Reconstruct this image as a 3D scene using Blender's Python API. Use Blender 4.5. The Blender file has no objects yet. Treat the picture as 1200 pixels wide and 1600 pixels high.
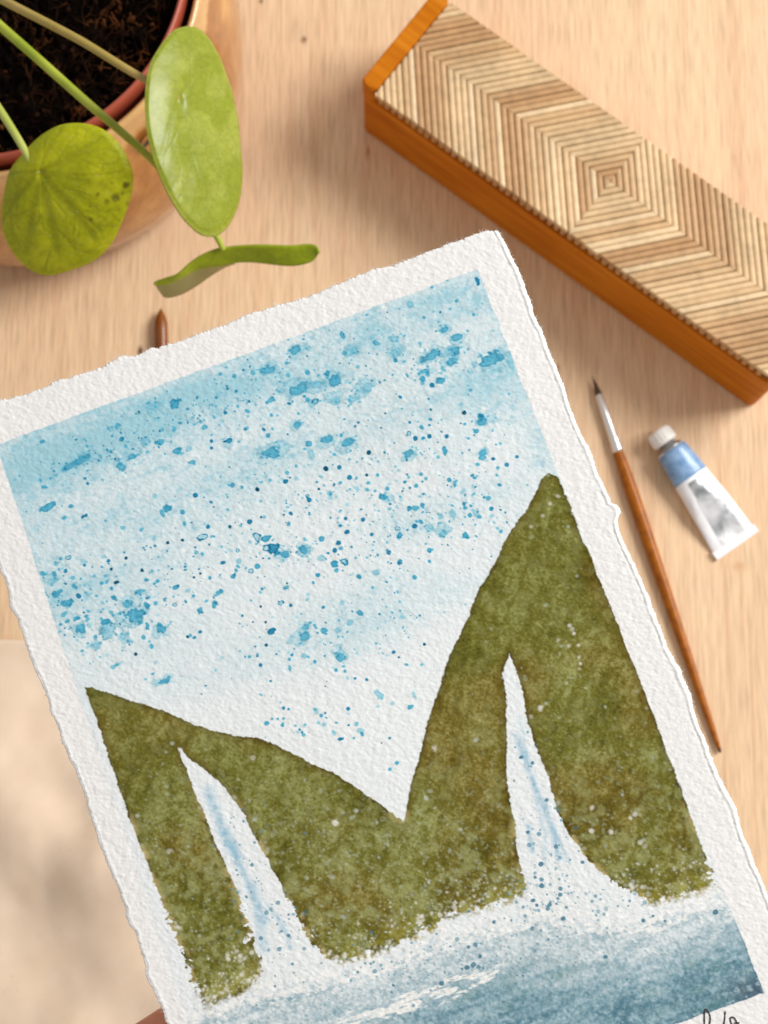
import bpy, bmesh, math, random
import numpy as np
from mathutils import Vector, Matrix

# ---------------------------------------------------------------- camera, world, lamps, exposure
sc = bpy.context.scene
COL = sc.collection
FPX = 2200.0                     # focal length in photo pixels (1200 x 1600 frame)
TILT = math.radians(10.0)
H = 0.62                         # lens height above the table (m)
ct, st = math.cos(TILT), math.sin(TILT)
RIGHT = np.array([1.0, 0, 0]); UP = np.array([0, ct, st]); BACK = np.array([0, -st, ct])
CAM = np.array([0, 0, H])

cam_d = bpy.data.cameras.new('camera')
cam = bpy.data.objects.new('camera', cam_d); COL.objects.link(cam)
cam.location = (0, 0, H); cam.rotation_euler = (TILT, 0, 0)
cam_d.sensor_fit = 'VERTICAL'; cam_d.sensor_height = 36.0; cam_d.sensor_width = 27.0
cam_d.lens = FPX / 1600.0 * 36.0
cam_d.clip_start = 0.01; cam_d.clip_end = 20
cam_d.dof.use_dof = True; cam_d.dof.focus_distance = 0.345; cam_d.dof.aperture_fstop = 27.0
sc.camera = cam

world = bpy.data.worlds.new('World'); sc.world = world; world.use_nodes = True
bg = world.node_tree.nodes['Background']
bg.inputs['Color'].default_value = (1.0, 0.975, 0.95, 1); bg.inputs['Strength'].default_value = 0.48

def lamp(name, loc, target, size, size_y, power, color):
    l = bpy.data.lights.new(name, 'AREA'); l.shape = 'RECTANGLE'; l.size = size; l.size_y = size_y
    l.energy = power; l.color = color
    o = bpy.data.objects.new(name, l); COL.objects.link(o); o.location = loc
    o.rotation_euler = (Vector(target) - Vector(loc)).to_track_quat('-Z', 'Y').to_euler()
    return o
lamp('window_light', (1.48, 0.74, 1.36), (0, 0.1, 0.1), 0.9, 0.9, 48, (1.0, 0.985, 0.962))

sc.view_settings.view_transform = 'Standard'; sc.view_settings.look = 'None'
sc.view_settings.exposure = 0.0; sc.view_settings.gamma = 1.0
sc.view_settings.use_curve_mapping = False
sc.cycles.max_bounces = 6

# ---------------------------------------------------------------- helpers
def unproj(u, v, z):
    """photo pixel -> point on the horizontal plane at height z"""
    d = (u - 600) / FPX * RIGHT - (v - 800) / FPX * UP - BACK
    return CAM + d * ((z - H) / d[2])
def ray(u, v): return (u - 600) / FPX * RIGHT - (v - 800) / FPX * UP - BACK
def on_plane(u, v, p0, n):
    d = ray(u, v); return CAM + d * (np.dot(np.array(p0) - CAM, n) / np.dot(d, n))
def s2l(c):
    c = np.asarray(c, float) / 255.0
    return np.where(c <= 0.04045, c / 12.92, ((c + 0.055) / 1.055) ** 2.4)
def L4(r, g, b): return tuple(float(x) for x in s2l((r, g, b))) + (1.0,)
def norm(v): v = np.asarray(v, float); return v / np.linalg.norm(v)
def sstep(a, b, x): t = np.clip((x - a) / (b - a), 0, 1); return t * t * (3 - 2 * t)

_rng = np.random.default_rng(7)
_TAB = _rng.random((8, 256, 256)).astype(np.float32)
def vnoise(x, y, seed=0):
    t = _TAB[seed % 8]; x = x + 37.7 * seed; y = y + 11.3 * seed
    xf = np.floor(x); yf = np.floor(y); fx = x - xf; fy = y - yf
    xi = xf.astype(np.int64) & 255; yi = yf.astype(np.int64) & 255
    fx = fx * fx * (3 - 2 * fx); fy = fy * fy * (3 - 2 * fy); xj = (xi + 1) & 255; yj = (yi + 1) & 255
    a = t[xi, yi]; b = t[xj, yi]; c = t[xi, yj]; d = t[xj, yj]
    return (a + (b - a) * fx) * (1 - fy) + (c + (d - c) * fx) * fy
def fbm(x, y, seed=0, octv=4, gain=0.5):
    s = 0; a = 1; tot = 0
    for k in range(octv):
        s = s + a * vnoise(x * 2 ** k, y * 2 ** k, seed + k); tot += a; a *= gain
    return s / tot

def mat(name, base=(0.8, 0.8, 0.8, 1), rough=0.6, metal=0.0, coat=0.0, spec=0.5):
    m = bpy.data.materials.new(name); m.use_nodes = True
    b = m.node_tree.nodes['Principled BSDF']
    b.inputs['Base Color'].default_value = base; b.inputs['Roughness'].default_value = rough
    b.inputs['Metallic'].default_value = metal; b.inputs['Coat Weight'].default_value = coat
    b.inputs['Specular IOR Level'].default_value = spec
    return m
class NT:
    """tiny node-tree builder"""
    def __init__(s, m): s.t = m.node_tree; s.b = s.t.nodes['Principled BSDF']
    def n(s, typ, **kw):
        nd = s.t.nodes.new(typ)
        for k, v in kw.items():
            if k.startswith('_'): setattr(nd, k[1:], v)
            else: nd.inputs[k.replace('__', ' ')].default_value = v
        return nd
    def l(s, a, b): s.t.links.new(a, b)
    def coords(s, scale, kind='Object', rot=(0, 0, 0)):
        tc = s.n('ShaderNodeTexCoord'); mp = s.n('ShaderNodeMapping')
        mp.inputs['Scale'].default_value = scale; mp.inputs['Rotation'].default_value = rot
        s.l(tc.outputs[kind], mp.inputs['Vector']); return mp.outputs['Vector']
    def noise(s, vec, scale=1, detail=3, rough=0.5, dist=0.0):
        nd = s.n('ShaderNodeTexNoise', Scale=scale, Detail=detail, Roughness=rough, Distortion=dist)
        s.l(vec, nd.inputs['Vector']); return nd.outputs['Fac']
    def ramp(s, fac, stops):
        nd = s.n('ShaderNodeValToRGB'); cr = nd.color_ramp
        while len(cr.elements) < len(stops): cr.elements.new(0.5)
        for e, (p, c) in zip(cr.elements, stops): e.position = p; e.color = c
        s.l(fac, nd.inputs['Fac']); return nd.outputs['Color']
    def mix(s, fac, a, b, mode='MIX'):
        nd = s.n('ShaderNodeMix', _data_type='RGBA', _blend_type=mode)
        for sock, val in ((nd.inputs['Factor'], fac), (nd.inputs[6], a), (nd.inputs[7], b)):
            if isinstance(val, (int, float, tuple)): sock.default_value = val
            else: s.l(val, sock)
        return nd.outputs[2]
    def math(s, op, a, b=None):
        nd = s.n('ShaderNodeMath', _operation=op)
        for i, val in enumerate((a, b)):
            if val is None: continue
            if isinstance(val, (int, float)): nd.inputs[i].default_value = val
            else: s.l(val, nd.inputs[i])
        return nd.outputs[0]
    def bump(s, h, strength, dist):
        nd = s.n('ShaderNodeBump', Strength=strength, Distance=dist); s.l(h, nd.inputs['Height'])
        s.l(nd.outputs['Normal'], s.b.inputs['Normal'])
    def base(s, c): s.l(c, s.b.inputs['Base Color'])
G = lambda v: (v, v, v, 1)

def tag(o, label=None, cat=None, group=None, kind=None):
    for k, v in (('label', label), ('category', cat), ('group', group), ('kind', kind)):
        if v: o[k] = v
    return o
def empty(name, loc=(0, 0, 0)):
    o = bpy.data.objects.new(name, None); COL.objects.link(o); o.location = loc
    o.empty_display_size = 0.02; return o
def link(name, me, m=None, parent=None, smooth=True):
    o = bpy.data.objects.new(name, me); COL.objects.link(o)
    for x in (m if isinstance(m, (list, tuple)) else [m]):
        if x: me.materials.append(x)
    if smooth: me.polygons.foreach_set('use_smooth', np.ones(len(me.polygons), bool))
    if parent:
        o.parent = parent; o.matrix_parent_inverse = Matrix.Translation(-Vector(parent.location))
        if parent.type == 'MESH' or parent.parent: o.matrix_parent_inverse = parent_world(parent).inverted()
    return o
def parent_world(p):
    m = Matrix.Translation(p.location) if p.type == 'EMPTY' else p.matrix_basis.copy()
    if p.parent: m = parent_world(p.parent) @ p.matrix_parent_inverse @ m
    return m
def mesh(name, v, f):
    me = bpy.data.meshes.new(name)
    me.from_pydata([tuple(map(float, p)) for p in v], [], [tuple(map(int, q)) for q in f]); me.update(); return me
def lathe(profile, origin=(0, 0, 0), axis=(0, 0, 1), seg=64, cap0=False, cap1=False, squash=None):
    """profile: (radius, height) pairs revolved about axis"""
    ax = norm(axis); x = norm(np.cross(ax, [0.3, 0.7, 0.2] if abs(ax[2]) > .5 else [0, 0, 1])); y = np.cross(ax, x)
    v = []; f = []
    for r, h in profile:
        for k in range(seg):
            a = 2 * math.pi * k / seg
            v.append(np.array(origin) + ax * h + r * (math.cos(a) * x + math.sin(a) * y))
    for i in range(len(profile) - 1):
        for k in range(seg):
            k2 = (k + 1) % seg
            f.append((i * seg + k, i * seg + k2, (i + 1) * seg + k2, (i + 1) * seg + k))
    if cap0: f.append(tuple(range(seg))[::-1])
    if cap1: f.append(tuple((len(profile) - 1) * seg + k for k in range(seg)))
    return v, f
def tube(path, radii, seg=12):
    P = [np.array(p, float) for p in path]; v = []; f = []; ref = np.array([0.1, 0.2, 1.0])
    for i, p in enumerate(P):
        t = norm(P[min(i + 1, len(P) - 1)] - P[max(i - 1, 0)])
        x = norm(np.cross(t, ref)); y = np.cross(t, x); r = radii[i] if hasattr(radii, '__len__') else radii
        for k in range(seg):
            a = 2 * math.pi * k / seg; v.append(p + r * (math.cos(a) * x + math.sin(a) * y))
    for i in range(len(P) - 1):
        for k in range(seg):
            k2 = (k + 1) % seg; f.append((i * seg + k, i * seg + k2, (i + 1) * seg + k2, (i + 1) * seg + k))
    f.append(tuple(range(seg))[::-1]); f.append(tuple((len(P) - 1) * seg + k for k in range(seg)))
    return v, f
def catmull(P, n=8):
    P = [np.array(p, float) for p in P]; Q = [2 * P[0] - P[1]] + P + [2 * P[-1] - P[-2]]; out = []
    for i in range(1, len(Q) - 2):
        for k in range(n):
            t = k / n; a, b, c, d = Q[i - 1:i + 3]
            out.append(.5 * ((2 * b) + (c - a) * t + (2 * a - 5 * b + 4 * c - d) * t * t + (3 * b - a - 3 * c + d) * t ** 3))
    out.append(P[-1]); return out

# ---------------------------------------------------------------- table top
m_table = mat('pale_wood', rough=0.42, spec=0.35)
k = NT(m_table)
v_f = k.coords((620, 9, 1)); v_m = k.coords((130, 5, 1)); v_b = k.coords((16, 5, 1)); v_h = k.coords((1500, 60, 1))
n_f = k.noise(v_f, 1, 3, .55); n_m = k.noise(v_m, 1, 3, .5, .2); n_b = k.noise(v_b, 1, 3, .5); n_h = k.noise(v_h, 1, 2, .5)
c1 = k.ramp(n_f, [(.30, L4(200, 155, 115)), (.50, L4(233, 199, 160)), (.70, L4(248, 219, 182))])
c2 = k.ramp(n_m, [(.28, L4(212, 165, 125)), (.52, L4(235, 201, 161)), (.75, L4(244, 215, 176))])
c3 = k.ramp(n_b, [(.35, L4(232, 192, 155)), (.65, L4(242, 214, 175))])
cc = k.mix(.5, c1, c2); cc = k.mix(.35, cc, c3)
cc = k.mix(.34, cc, k.ramp(n_h, [(.34, G(.35)), (.56, G(1.0))]), 'MULTIPLY')
n_p = k.noise(k.coords((2400, 110, 1)), 1, 2, .5); cc = k.mix(k.ramp(n_p, [(.66, G(0)), (.74, G(.30))]), cc, L4(176, 124, 84))
def knot(color, u, v, rx, ry, c, wob=.35):
    p = unproj(u, v, 0)
    tc = k.n('ShaderNodeTexCoord'); sub = k.n('ShaderNodeVectorMath', _operation='SUBTRACT')
    sub.inputs[1].default_value = (p[0], p[1], 0); k.l(tc.outputs['Object'], sub.inputs[0])
    mp = k.n('ShaderNodeMapping'); mp.inputs['Scale'].default_value = (1 / rx, 1 / ry, 0); k.l(sub.outputs[0], mp.inputs['Vector'])
    ln = k.n('ShaderNodeVectorMath', _operation='LENGTH'); k.l(mp.outputs['Vector'], ln.inputs[0])
    d = k.math('ADD', ln.outputs['Value'], k.math('MULTIPLY', k.math('SUBTRACT', k.noise(mp.outputs['Vector'], 1.6, 3), .5), wob * 3))
    f = k.ramp(d, [(.15, G(1)), (1.0, G(0))])
    return k.mix(f, color, c)
cc = knot(cc, 475, 62, .0021, .0026, L4(140, 105, 78)); cc = knot(cc, 408, 2, .0016, .0016, L4(120, 95, 70))
cc = knot(cc, 868, 576, .0030, .0034, L4(176, 112, 70)); cc = knot(cc, 219, 549, .0020, .0036, L4(95, 52, 26), .2)
cc = knot(cc, 1155, 885, .004, .003, L4(212, 168, 126)); cc = knot(cc, 575, 238, .0016, .005, L4(186, 132, 92))
k.base(cc); k.bump(n_f, .10, .0004)
def box_mesh(name, x0, x1, y0, y1, z0, z1, bev=0.0):
    bm = bmesh.new(); bmesh.ops.create_cube(bm, size=1)
    for q in bm.verts: q.co = Vector(((x0 + x1) / 2 + q.co.x * (x1 - x0), (y0 + y1) / 2 + q.co.y * (y1 - y0), (z0 + z1) / 2 + q.co.z * (z1 - z0)))
    if bev: bmesh.ops.bevel(bm, geom=bm.edges[:], offset=bev, segments=3, affect='EDGES')
    me = bpy.data.meshes.new(name); bm.to_mesh(me); bm.free(); return me
tag(link('table_top', box_mesh('table_top', -.55, .55, -.45, .75, -.03, 0, .002), m_table, smooth=False), kind='structure')

# ---------------------------------------------------------------- beige paper sheet on the table, lower left
m_kraft = mat('beige_paper', rough=0.85, spec=0.2)
k = NT(m_kraft); nn = k.noise(k.coords((1, 1, 1)), 45, 4, .55); sp = k.noise(k.coords((1, 1, 1)), 420, 2, .5)
cc = k.ramp(nn, [(.3, L4(224, 200, 174)), (.7, L4(235, 213, 189))])
cc = k.mix(k.ramp(sp, [(.73, G(0)), (.80, G(.45))]), cc, L4(176, 140, 104))
k.base(cc); k.bump(k.noise(k.coords((1, 1, 1)), 900, 2), .12, .0003)
def beige_sheet():
    p00 = unproj(-170, 996, .004); p10 = unproj(430, 1006, .004); p01 = unproj(-170, 1950, .004)
    nx, ny = 110, 150; X = []; F = []
    e1 = p10 - p00; e2 = p01 - p00
    i, j = np.meshgrid(np.arange(nx) / (nx - 1), np.arange(ny) / (ny - 1))
    P = p00 + i[..., None] * e1 + j[..., None] * e2
    u = -170 + 600 * i; v = 996 + 954 * j
    # soft folds: ridges and hollows running down the sheet
    q = (u * .80 - (v - 1260) * .52); q2 = (u * .35 + (v - 1380) * .94)
    z = .0075 * np.exp(-((q - 30 + 18 * np.sin(v / 90)) / 75) ** 2) * sstep(1080, 1230, v)
    z += .0085 * np.exp(-((q - 140 + 14 * np.sin(v / 70)) / 60) ** 2) * sstep(1120, 1240, v) * (1 - sstep(1400, 1520, v))
    z += .0100 * np.exp(-((q2 - 40 + 12 * np.sin(u / 60)) / 60) ** 2) * sstep(60, 160, u)
    z += .0050 * np.exp(-((u * .86 + (v - 1560) * .55 - 120) / 50) ** 2) * sstep(1430, 1580, v)
    z += .0035 * (fbm(u / 110, v / 130, 3, 3) - .5) * sstep(1010, 1100, v)
    P[..., 2] = .0012 + np.maximum(z, -.0008) + .0012 * (1 - sstep(0, .06, j))
    V = [tuple(p) for p in P.reshape(-1, 3)]
    for b in range(ny - 1):
        for a in range(nx - 1): F.append((b * nx + a, (b + 1) * nx + a, (b + 1) * nx + a + 1, b * nx + a + 1))
    o = link('paper_sheet', mesh('paper_sheet', V, F), m_kraft)
    md = o.modifiers.new('thickness', 'SOLIDIFY'); md.thickness = .0003; md.offset = -1
    tag(o, 'pale beige creased paper sheet lying on the table left of the painting', 'paper')
beige_sheet()

# ---------------------------------------------------------------- straw-inlaid wooden box
m_box = mat('stained_wood', rough=.5, coat=.0, spec=.12)
k = NT(m_box); bn = k.noise(k.coords((18, 260, 260)), 1, 4, .6); bb = k.noise(k.coords((25, 60, 60)), 1, 2)
cc = k.ramp(bn, [(.3, L4(168, 84, 0)), (.55, L4(203, 119, 12)), (.75, L4(220, 142, 42))])
k.base(k.mix(.35, cc, k.ramp(bb, [(.35, L4(180, 96, 0)), (.65, L4(214, 132, 28))]))); k.bump(bn, .12, .0005)
m_core = mat('lid_core', L4(176, 128, 80), .8)
m_gap_shade = mat('trim_shadow_strip', L4(112, 64, 20), .8)
straw_tones = [(229, 196, 150), (223, 188, 141), (216, 178, 131), (208, 167, 120), (199, 155, 108), (236, 206, 163)]
m_straw = []
m_ends = mat('stick_end', L4(196, 146, 92), .6)
for i, t in enumerate(straw_tones):
    m = mat('straw_%d' % i, rough=.5, spec=.4); k = NT(m)
    gi = k.n('ShaderNodeTexCoord'); n1 = k.noise(k.coords((1, 1, 1)), 260, 4, .6); n2 = k.noise(k.coords((1, 1, 1)), 45, 2)
    cc = k.ramp(n1, [(.3, L4(*[int(x * .86) for x in t])), (.6, L4(*t))])
    k.base(k.mix(.4, cc, k.ramp(n2, [(.35, L4(*[int(x * .84) for x in t])), (.65, L4(*[min(255, int(x * 1.05)) for x in t]))])))
    k.bump(n1, .15, .0004); m_straw.append(m)
def clip_poly(poly, a, b, c):
    """keep a*x+b*y<=c"""
    out = []
    for i in range(len(poly)):
        p, q = poly[i], poly[(i + 1) % len(poly)]
        dp = a * p[0] + b * p[1] - c; dq = a * q[0] + b * q[1] - c
        if dp <= 0: out.append(p)
        if (dp < 0 < dq) or (dq < 0 < dp):
            t = dp / (dp - dq); out.append((p[0] + t * (q[0] - p[0]), p[1] + t * (q[1] - p[1])))
    return out
def straw_box():
    h_body = .0375; h_top = .0465
    FL = unproj(563, 128, h_top); FRd = unproj(1200, 583, h_top)
    ax = norm((FRd - FL)[:2]); pe = np.array([-ax[1], ax[0]])          # pe points to the back
    bk = unproj(945, 169, h_top); W = float(np.dot((bk - FL)[:2], pe))
    corner = unproj(1166, 632, 0); Lb = float(np.dot((corner - FL)[:2], ax)) + .003
    ang = math.atan2(ax[1], ax[0])
    root = empty('straw_box', (FL[0], FL[1], 0)); root.rotation_euler.z = ang
    tag(root, 'long orange wooden box with a lid of straw slats in nested diamonds', 'box')
    Mw = Matrix.Translation((FL[0], FL[1], 0)) @ Matrix.Rotation(ang, 4, 'Z')
    def add(name, me, m, par=root, smooth=False):
        o = bpy.data.objects.new(name, me); COL.objects.link(o); me.materials.append(m)
        if smooth: me.polygons.foreach_set('use_smooth', np.ones(len(me.polygons), bool))
        o.parent = par; return o
    # body: hollow-looking tray with rounded corners
    def rounded(x0, x1, y0, y1, z0, z1, r, bev, name):
        bm = bmesh.new(); pts = []
        for cx, cy, a0 in ((x1 - r, y0 + r, -90), (x1 - r, y1 - r, 0), (x0 + r, y1 - r, 90), (x0 + r, y0 + r, 180)):
            for s in range(6):
                a = math.radians(a0 + 90 * s / 5); pts.append(bm.verts.new((cx + r * math.cos(a), cy + r * math.sin(a), z0)))
        f = bm.faces.new(pts); r_ = bmesh.ops.extrude_face_region(bm, geom=[f])
        for q in r_['geom']:
            if isinstance(q, bmesh.types.BMVert): q.co.z = z1
        bmesh.ops.recalc_face_normals(bm, faces=bm.faces[:])
        ed = [e for e in bm.edges if abs(e.verts[0].co.z - e.verts[1].co.z) < 1e-6]
        bmesh.ops.bevel(bm, geom=ed, offset=bev, segments=3, affect='EDGES')
        me = bpy.data.meshes.new(name); bm.to_mesh(me); bm.free(); return me
    body = add('body', rounded(0, Lb, 0, W, 0, h_body, .0032, .0012, 'body'), m_box)
    strip = .0080
    add('end_strip', rounded(-.0001, strip, -.0001, W + .0001, h_body - .0020, h_top + .0006, .0030, .0006, 'end_strip'), m_box)
    add('end_strip', rounded(Lb - .0045, Lb + .0001, -.0001, W + .0001, h_body - .0020, h_top + .0006, .0020, .0006, 'end_strip'), m_box)
    x0, x1, y0, y1 = strip + .0005, Lb - .0050, -.0004, W - .0006
    lid = add('lid', box_mesh('lid', x0, x1, .0022, y1 - .0012, h_body + .0002, h_top - .0031), m_core)
    add('trim_shadow_strip', box_mesh('trim_shadow_strip', x0, x1, .0008, .0021, h_body + .0002, h_top - .0031), m_gap_shade, lid)  # dark brown strip painted as the shadow gap behind the stick ends
    # straws: nested rhombi around the centre of the pattern
    cw = unproj(953, 283, h_top) - FL; cx = float(np.dot(cw[:2], ax)); cy = float(np.dot(cw[:2], pe))
    ha = math.radians(49.5); pitch = .00280; z0 = h_top - .0030
    rnd = random.Random(4)
    nA = np.array([math.sin(ha), math.cos(ha)]); nB = np.array([math.sin(ha), -math.cos(ha)])
    prof = [(0.05, .0), (.13, .55), (.32, .94), (.5, 1.0), (.68, .94), (.87, .55), (.95, .0)]
    hs = h_top - z0
    for ring in range(0, 50):
        for side, (nv, other) in enumerate(((nA, nB), (-nA, nB), (nB, nA), (-nB, nA))):
            tone_base = int(round(1.9 + 2.1 * math.sin(ring * (.42, .50, .36, .46)[side] + (2.2, .6, 4.0, 1.4)[side])))
            V = []; F = []
            d0 = ring * pitch
            jit = rnd.uniform(-.00012, .00012); hz = hs * rnd.uniform(.94, 1.0); yj = y0 + rnd.uniform(-.0002, .0002)
            for (t0, p0), (t1, p1) in zip(prof[:-1], prof[1:]):
                lo = d0 + t0 * pitch + jit; hi = d0 + t1 * pitch + jit
                poly = [(cx + x, cy + y) for x, y in ((-.4, -.4), (.4, -.4), (.4, .4), (-.4, .4))]
                a, b = nv; off = a * cx + b * cy
                poly = clip_poly(poly, -a, -b, -(off + lo)); poly = clip_poly(poly, a, b, off + hi)
                # mitre: |other.(p-c)| <= nv.(p-c)
                for sg in (1, -1):
                    aa, bb_ = sg * other[0] - nv[0], sg * other[1] - nv[1]
                    poly = clip_poly(poly, aa, bb_, aa * cx + bb_ * cy - .00006) if len(poly) > 2 else []
                for (a_, b_, c_) in ((-1, 0, -x0), (1, 0, x1), (0, -1, -yj), (0, 1, y1)):
                    poly = clip_poly(poly, a_, b_, c_) if len(poly) > 2 else []
                if len(poly) < 3: continue
                base = len(V); n = len(poly)
                for (x, y) in poly:
                    t = (a * x + b * y - off - d0 - jit) / pitch
                    pr = float(np.interp(t, [q[0] for q in prof], [q[1] for q in prof]))
                    V.append((x, y, z0 + hz * (.80 + .20 * pr)))
                for (x, y) in poly: V.append((x, y, z0 - .0001))
                F.append(tuple(range(base, base + n)))
                for i in range(n):
                    j = (i + 1) % n; F.append((base + i, base + n + i, base + n + j, base + j))
            if not F: continue
            me = mesh('straw_slat', V, F)
            tone = max(0, min(5, tone_base + rnd.choice((-1, 0, 0, 0, 1))))
            if rnd.random() < .06: tone = 5
            add('straw_slat', me, m_straw[tone], lid)
    # row of rounded stick ends under the slats along the near edge
    bm = bmesh.new(); bmesh.ops.create_uvsphere(bm, u_segments=10, v_segments=6, radius=1)
    for q in bm.verts: q.co = Vector((q.co.x * .00155, q.co.y * .0013, q.co.z * .0026))
    be = bpy.data.meshes.new('stick_end'); bm.to_mesh(be); bm.free(); be.polygons.foreach_set('use_smooth', np.ones(len(be.polygons), bool)); be.materials.append(m_ends)
    step = pitch / math.sin(ha); x = x0 + .0025
    while x < x1 - .002:
        o = bpy.data.objects.new('stick_end', be); COL.objects.link(o); o.parent = lid; g = rnd.uniform(.85, 1.1)
        o.location = (x + rnd.uniform(-.0003, .0003), .0006 + rnd.uniform(-.0002, .0002), (h_body + h_top - .0031) / 2 + .0002); o.scale = (g, 1, rnd.uniform(.9, 1.05)); x += step
straw_box()

# ---------------------------------------------------------------- paint brushes
m_handle = mat('varnished_handle', rough=.36, coat=.0, spec=.28)
k = NT(m_handle); hn = k.noise(k.coords((300, 300, 300)), 1, 3)
k.base(k.ramp(hn, [(.3, L4(140, 74, 0)), (.7, L4(176, 100, 8))]))
m_dark_handle = mat('dark_handle', rough=.35, coat=.1)
k = NT(m_dark_handle); hn = k.noise(k.coords((260, 40, 260)), 1, 3)
k.base(k.ramp(hn, [(.3, L4(104, 52, 4)), (.7, L4(146, 80, 8))]))
m_tip = mat('handle_tip', L4(92, 46, 20), .4)
m_ferrule = mat('nickel_ferrule', L4(232, 230, 228), .30, metal=.75)
m_hair = mat('brush_hair', L4(74, 52, 30), .6)
def brush():
    A = unproj(925, 589, .0012); B = unproj(1125, 1175, .0013); r_max = .0030
    A[2] = .0026; B[2] = .0016
    d = B - A; Ln = float(np.linalg.norm(d)); ax = d / Ln
    root = empty('paint_brush', (A[0], A[1], 0))
    tag(root, 'slim brown handled paintbrush with pointed dark tip lying beside the paint tube', 'paintbrush')
    def part(name, prof, m, seg=28, par=root):
        v, f = lathe(prof, A, ax, seg, True, True); return link(name, mesh(name, v, f), m, par)
    fr = lambda x: x * Ln
    hair = part('bristles', [(.00008, 0), (.0004, fr(.012)), (.0010, fr(.030)), (.00155, fr(.048)), (.0017, fr(.062))], m_hair)
    fer = part('ferrule', [(.00175, fr(.052)), (.00185, fr(.053)), (.0021, fr(.12)), (.00228, fr(.172)), (.00245, fr(.176)), (.0023, fr(.181)),
                     (.00235, fr(.186)), (.00255, fr(.190)), (.0024, fr(.195)), (.00255, fr(.203)), (.0024, fr(.209))], m_ferrule)
    han = part('handle', [(.0021, fr(.204)), (.0022, fr(.209)), (.0026, fr(.25)), (.0029, fr(.30)), (r_max, fr(.36)), (.0029, fr(.45)), (.0026, fr(.58)),
                    (.0021, fr(.74)), (.0016, fr(.88)), (.0012, fr(.965)), (.0009, fr(.988)), (.0007, fr(.990))], m_handle)
    part('tip', [(.00085, fr(.989)), (.0009, fr(.994)), (.0006, fr(1.0)), (.0002, fr(1.002))], m_tip, par=han)
brush()
def hidden_brush():
    A = unproj(251.5, 482, .0026); B = unproj(259, 968, .0028); A[2] = .0031; B[2] = .0031
    d = B - A; Ln = float(np.linalg.norm(d)); ax = d / Ln
    root = empty('paint_brush', (A[0], A[1], 0))
    tag(root, 'dark brown handle end of a brush poking out above the painting', 'paintbrush')
    def part(name, prof, m):
        v, f = lathe(prof, A, ax, 28, True, True); return link(name, mesh(name, v, f), m, root)
    part('handle', [(.0001, 0), (.0013, .0022), (.0024, .0046), (.0030, .0070), (.0031, .011), (.0031, .03), (.0028, .09), (.0022, Ln * .72)], m_dark_handle)
    part('ferrule', [(.0023, Ln * .715), (.0024, Ln * .72), (.002, Ln * .87)], m_ferrule)
    part('bristles', [(.0019, Ln * .868), (.0020, Ln * .9), (.0010, Ln * .97), (.0001, Ln)], m_hair)
hidden_brush()

# ---------------------------------------------------------------- paint tube
m_tube = mat('tube_white', rough=.34, coat=.3)
k = NT(m_tube); v1 = k.coords((1, 1, 1))
tn = k.noise(v1, 130, 3, .55); 
k.base(k.ramp(tn, [(.3, L4(236, 236, 240)), (.7, L4(247, 247, 248))])); k.bump(k.noise(v1, 160, 2), .35, .0012)
m_foil = mat('tube_print', rough=.30, metal=.55)
k = NT(m_foil); v1 = k.coords((1, 1, 1)); tn = k.noise(v1, 95, 2, .45, .5)
k.base(k.ramp(tn, [(.30, L4(150, 153, 156)), (.46, L4(208, 210, 213)), (.60, L4(243, 243, 245))])); k.bump(k.noise(v1, 150, 2), .4, .0015)
m_blue = mat('tube_blue', rough=.36, coat=.2)
k = NT(m_blue); tn = k.noise(k.coords((1, 1, 1)), 300, 3)
k.base(k.ramp(tn, [(.3, L4(98, 138, 184)), (.7, L4(142, 176, 212))])); k.bump(k.noise(k.coords((1, 1, 1)), 220, 2), .3, .001)
m_cap = mat('tube_cap', L4(236, 233, 228), .45)
m_neck = mat('tube_neck', L4(150, 150, 150), .35, metal=.8)
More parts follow.
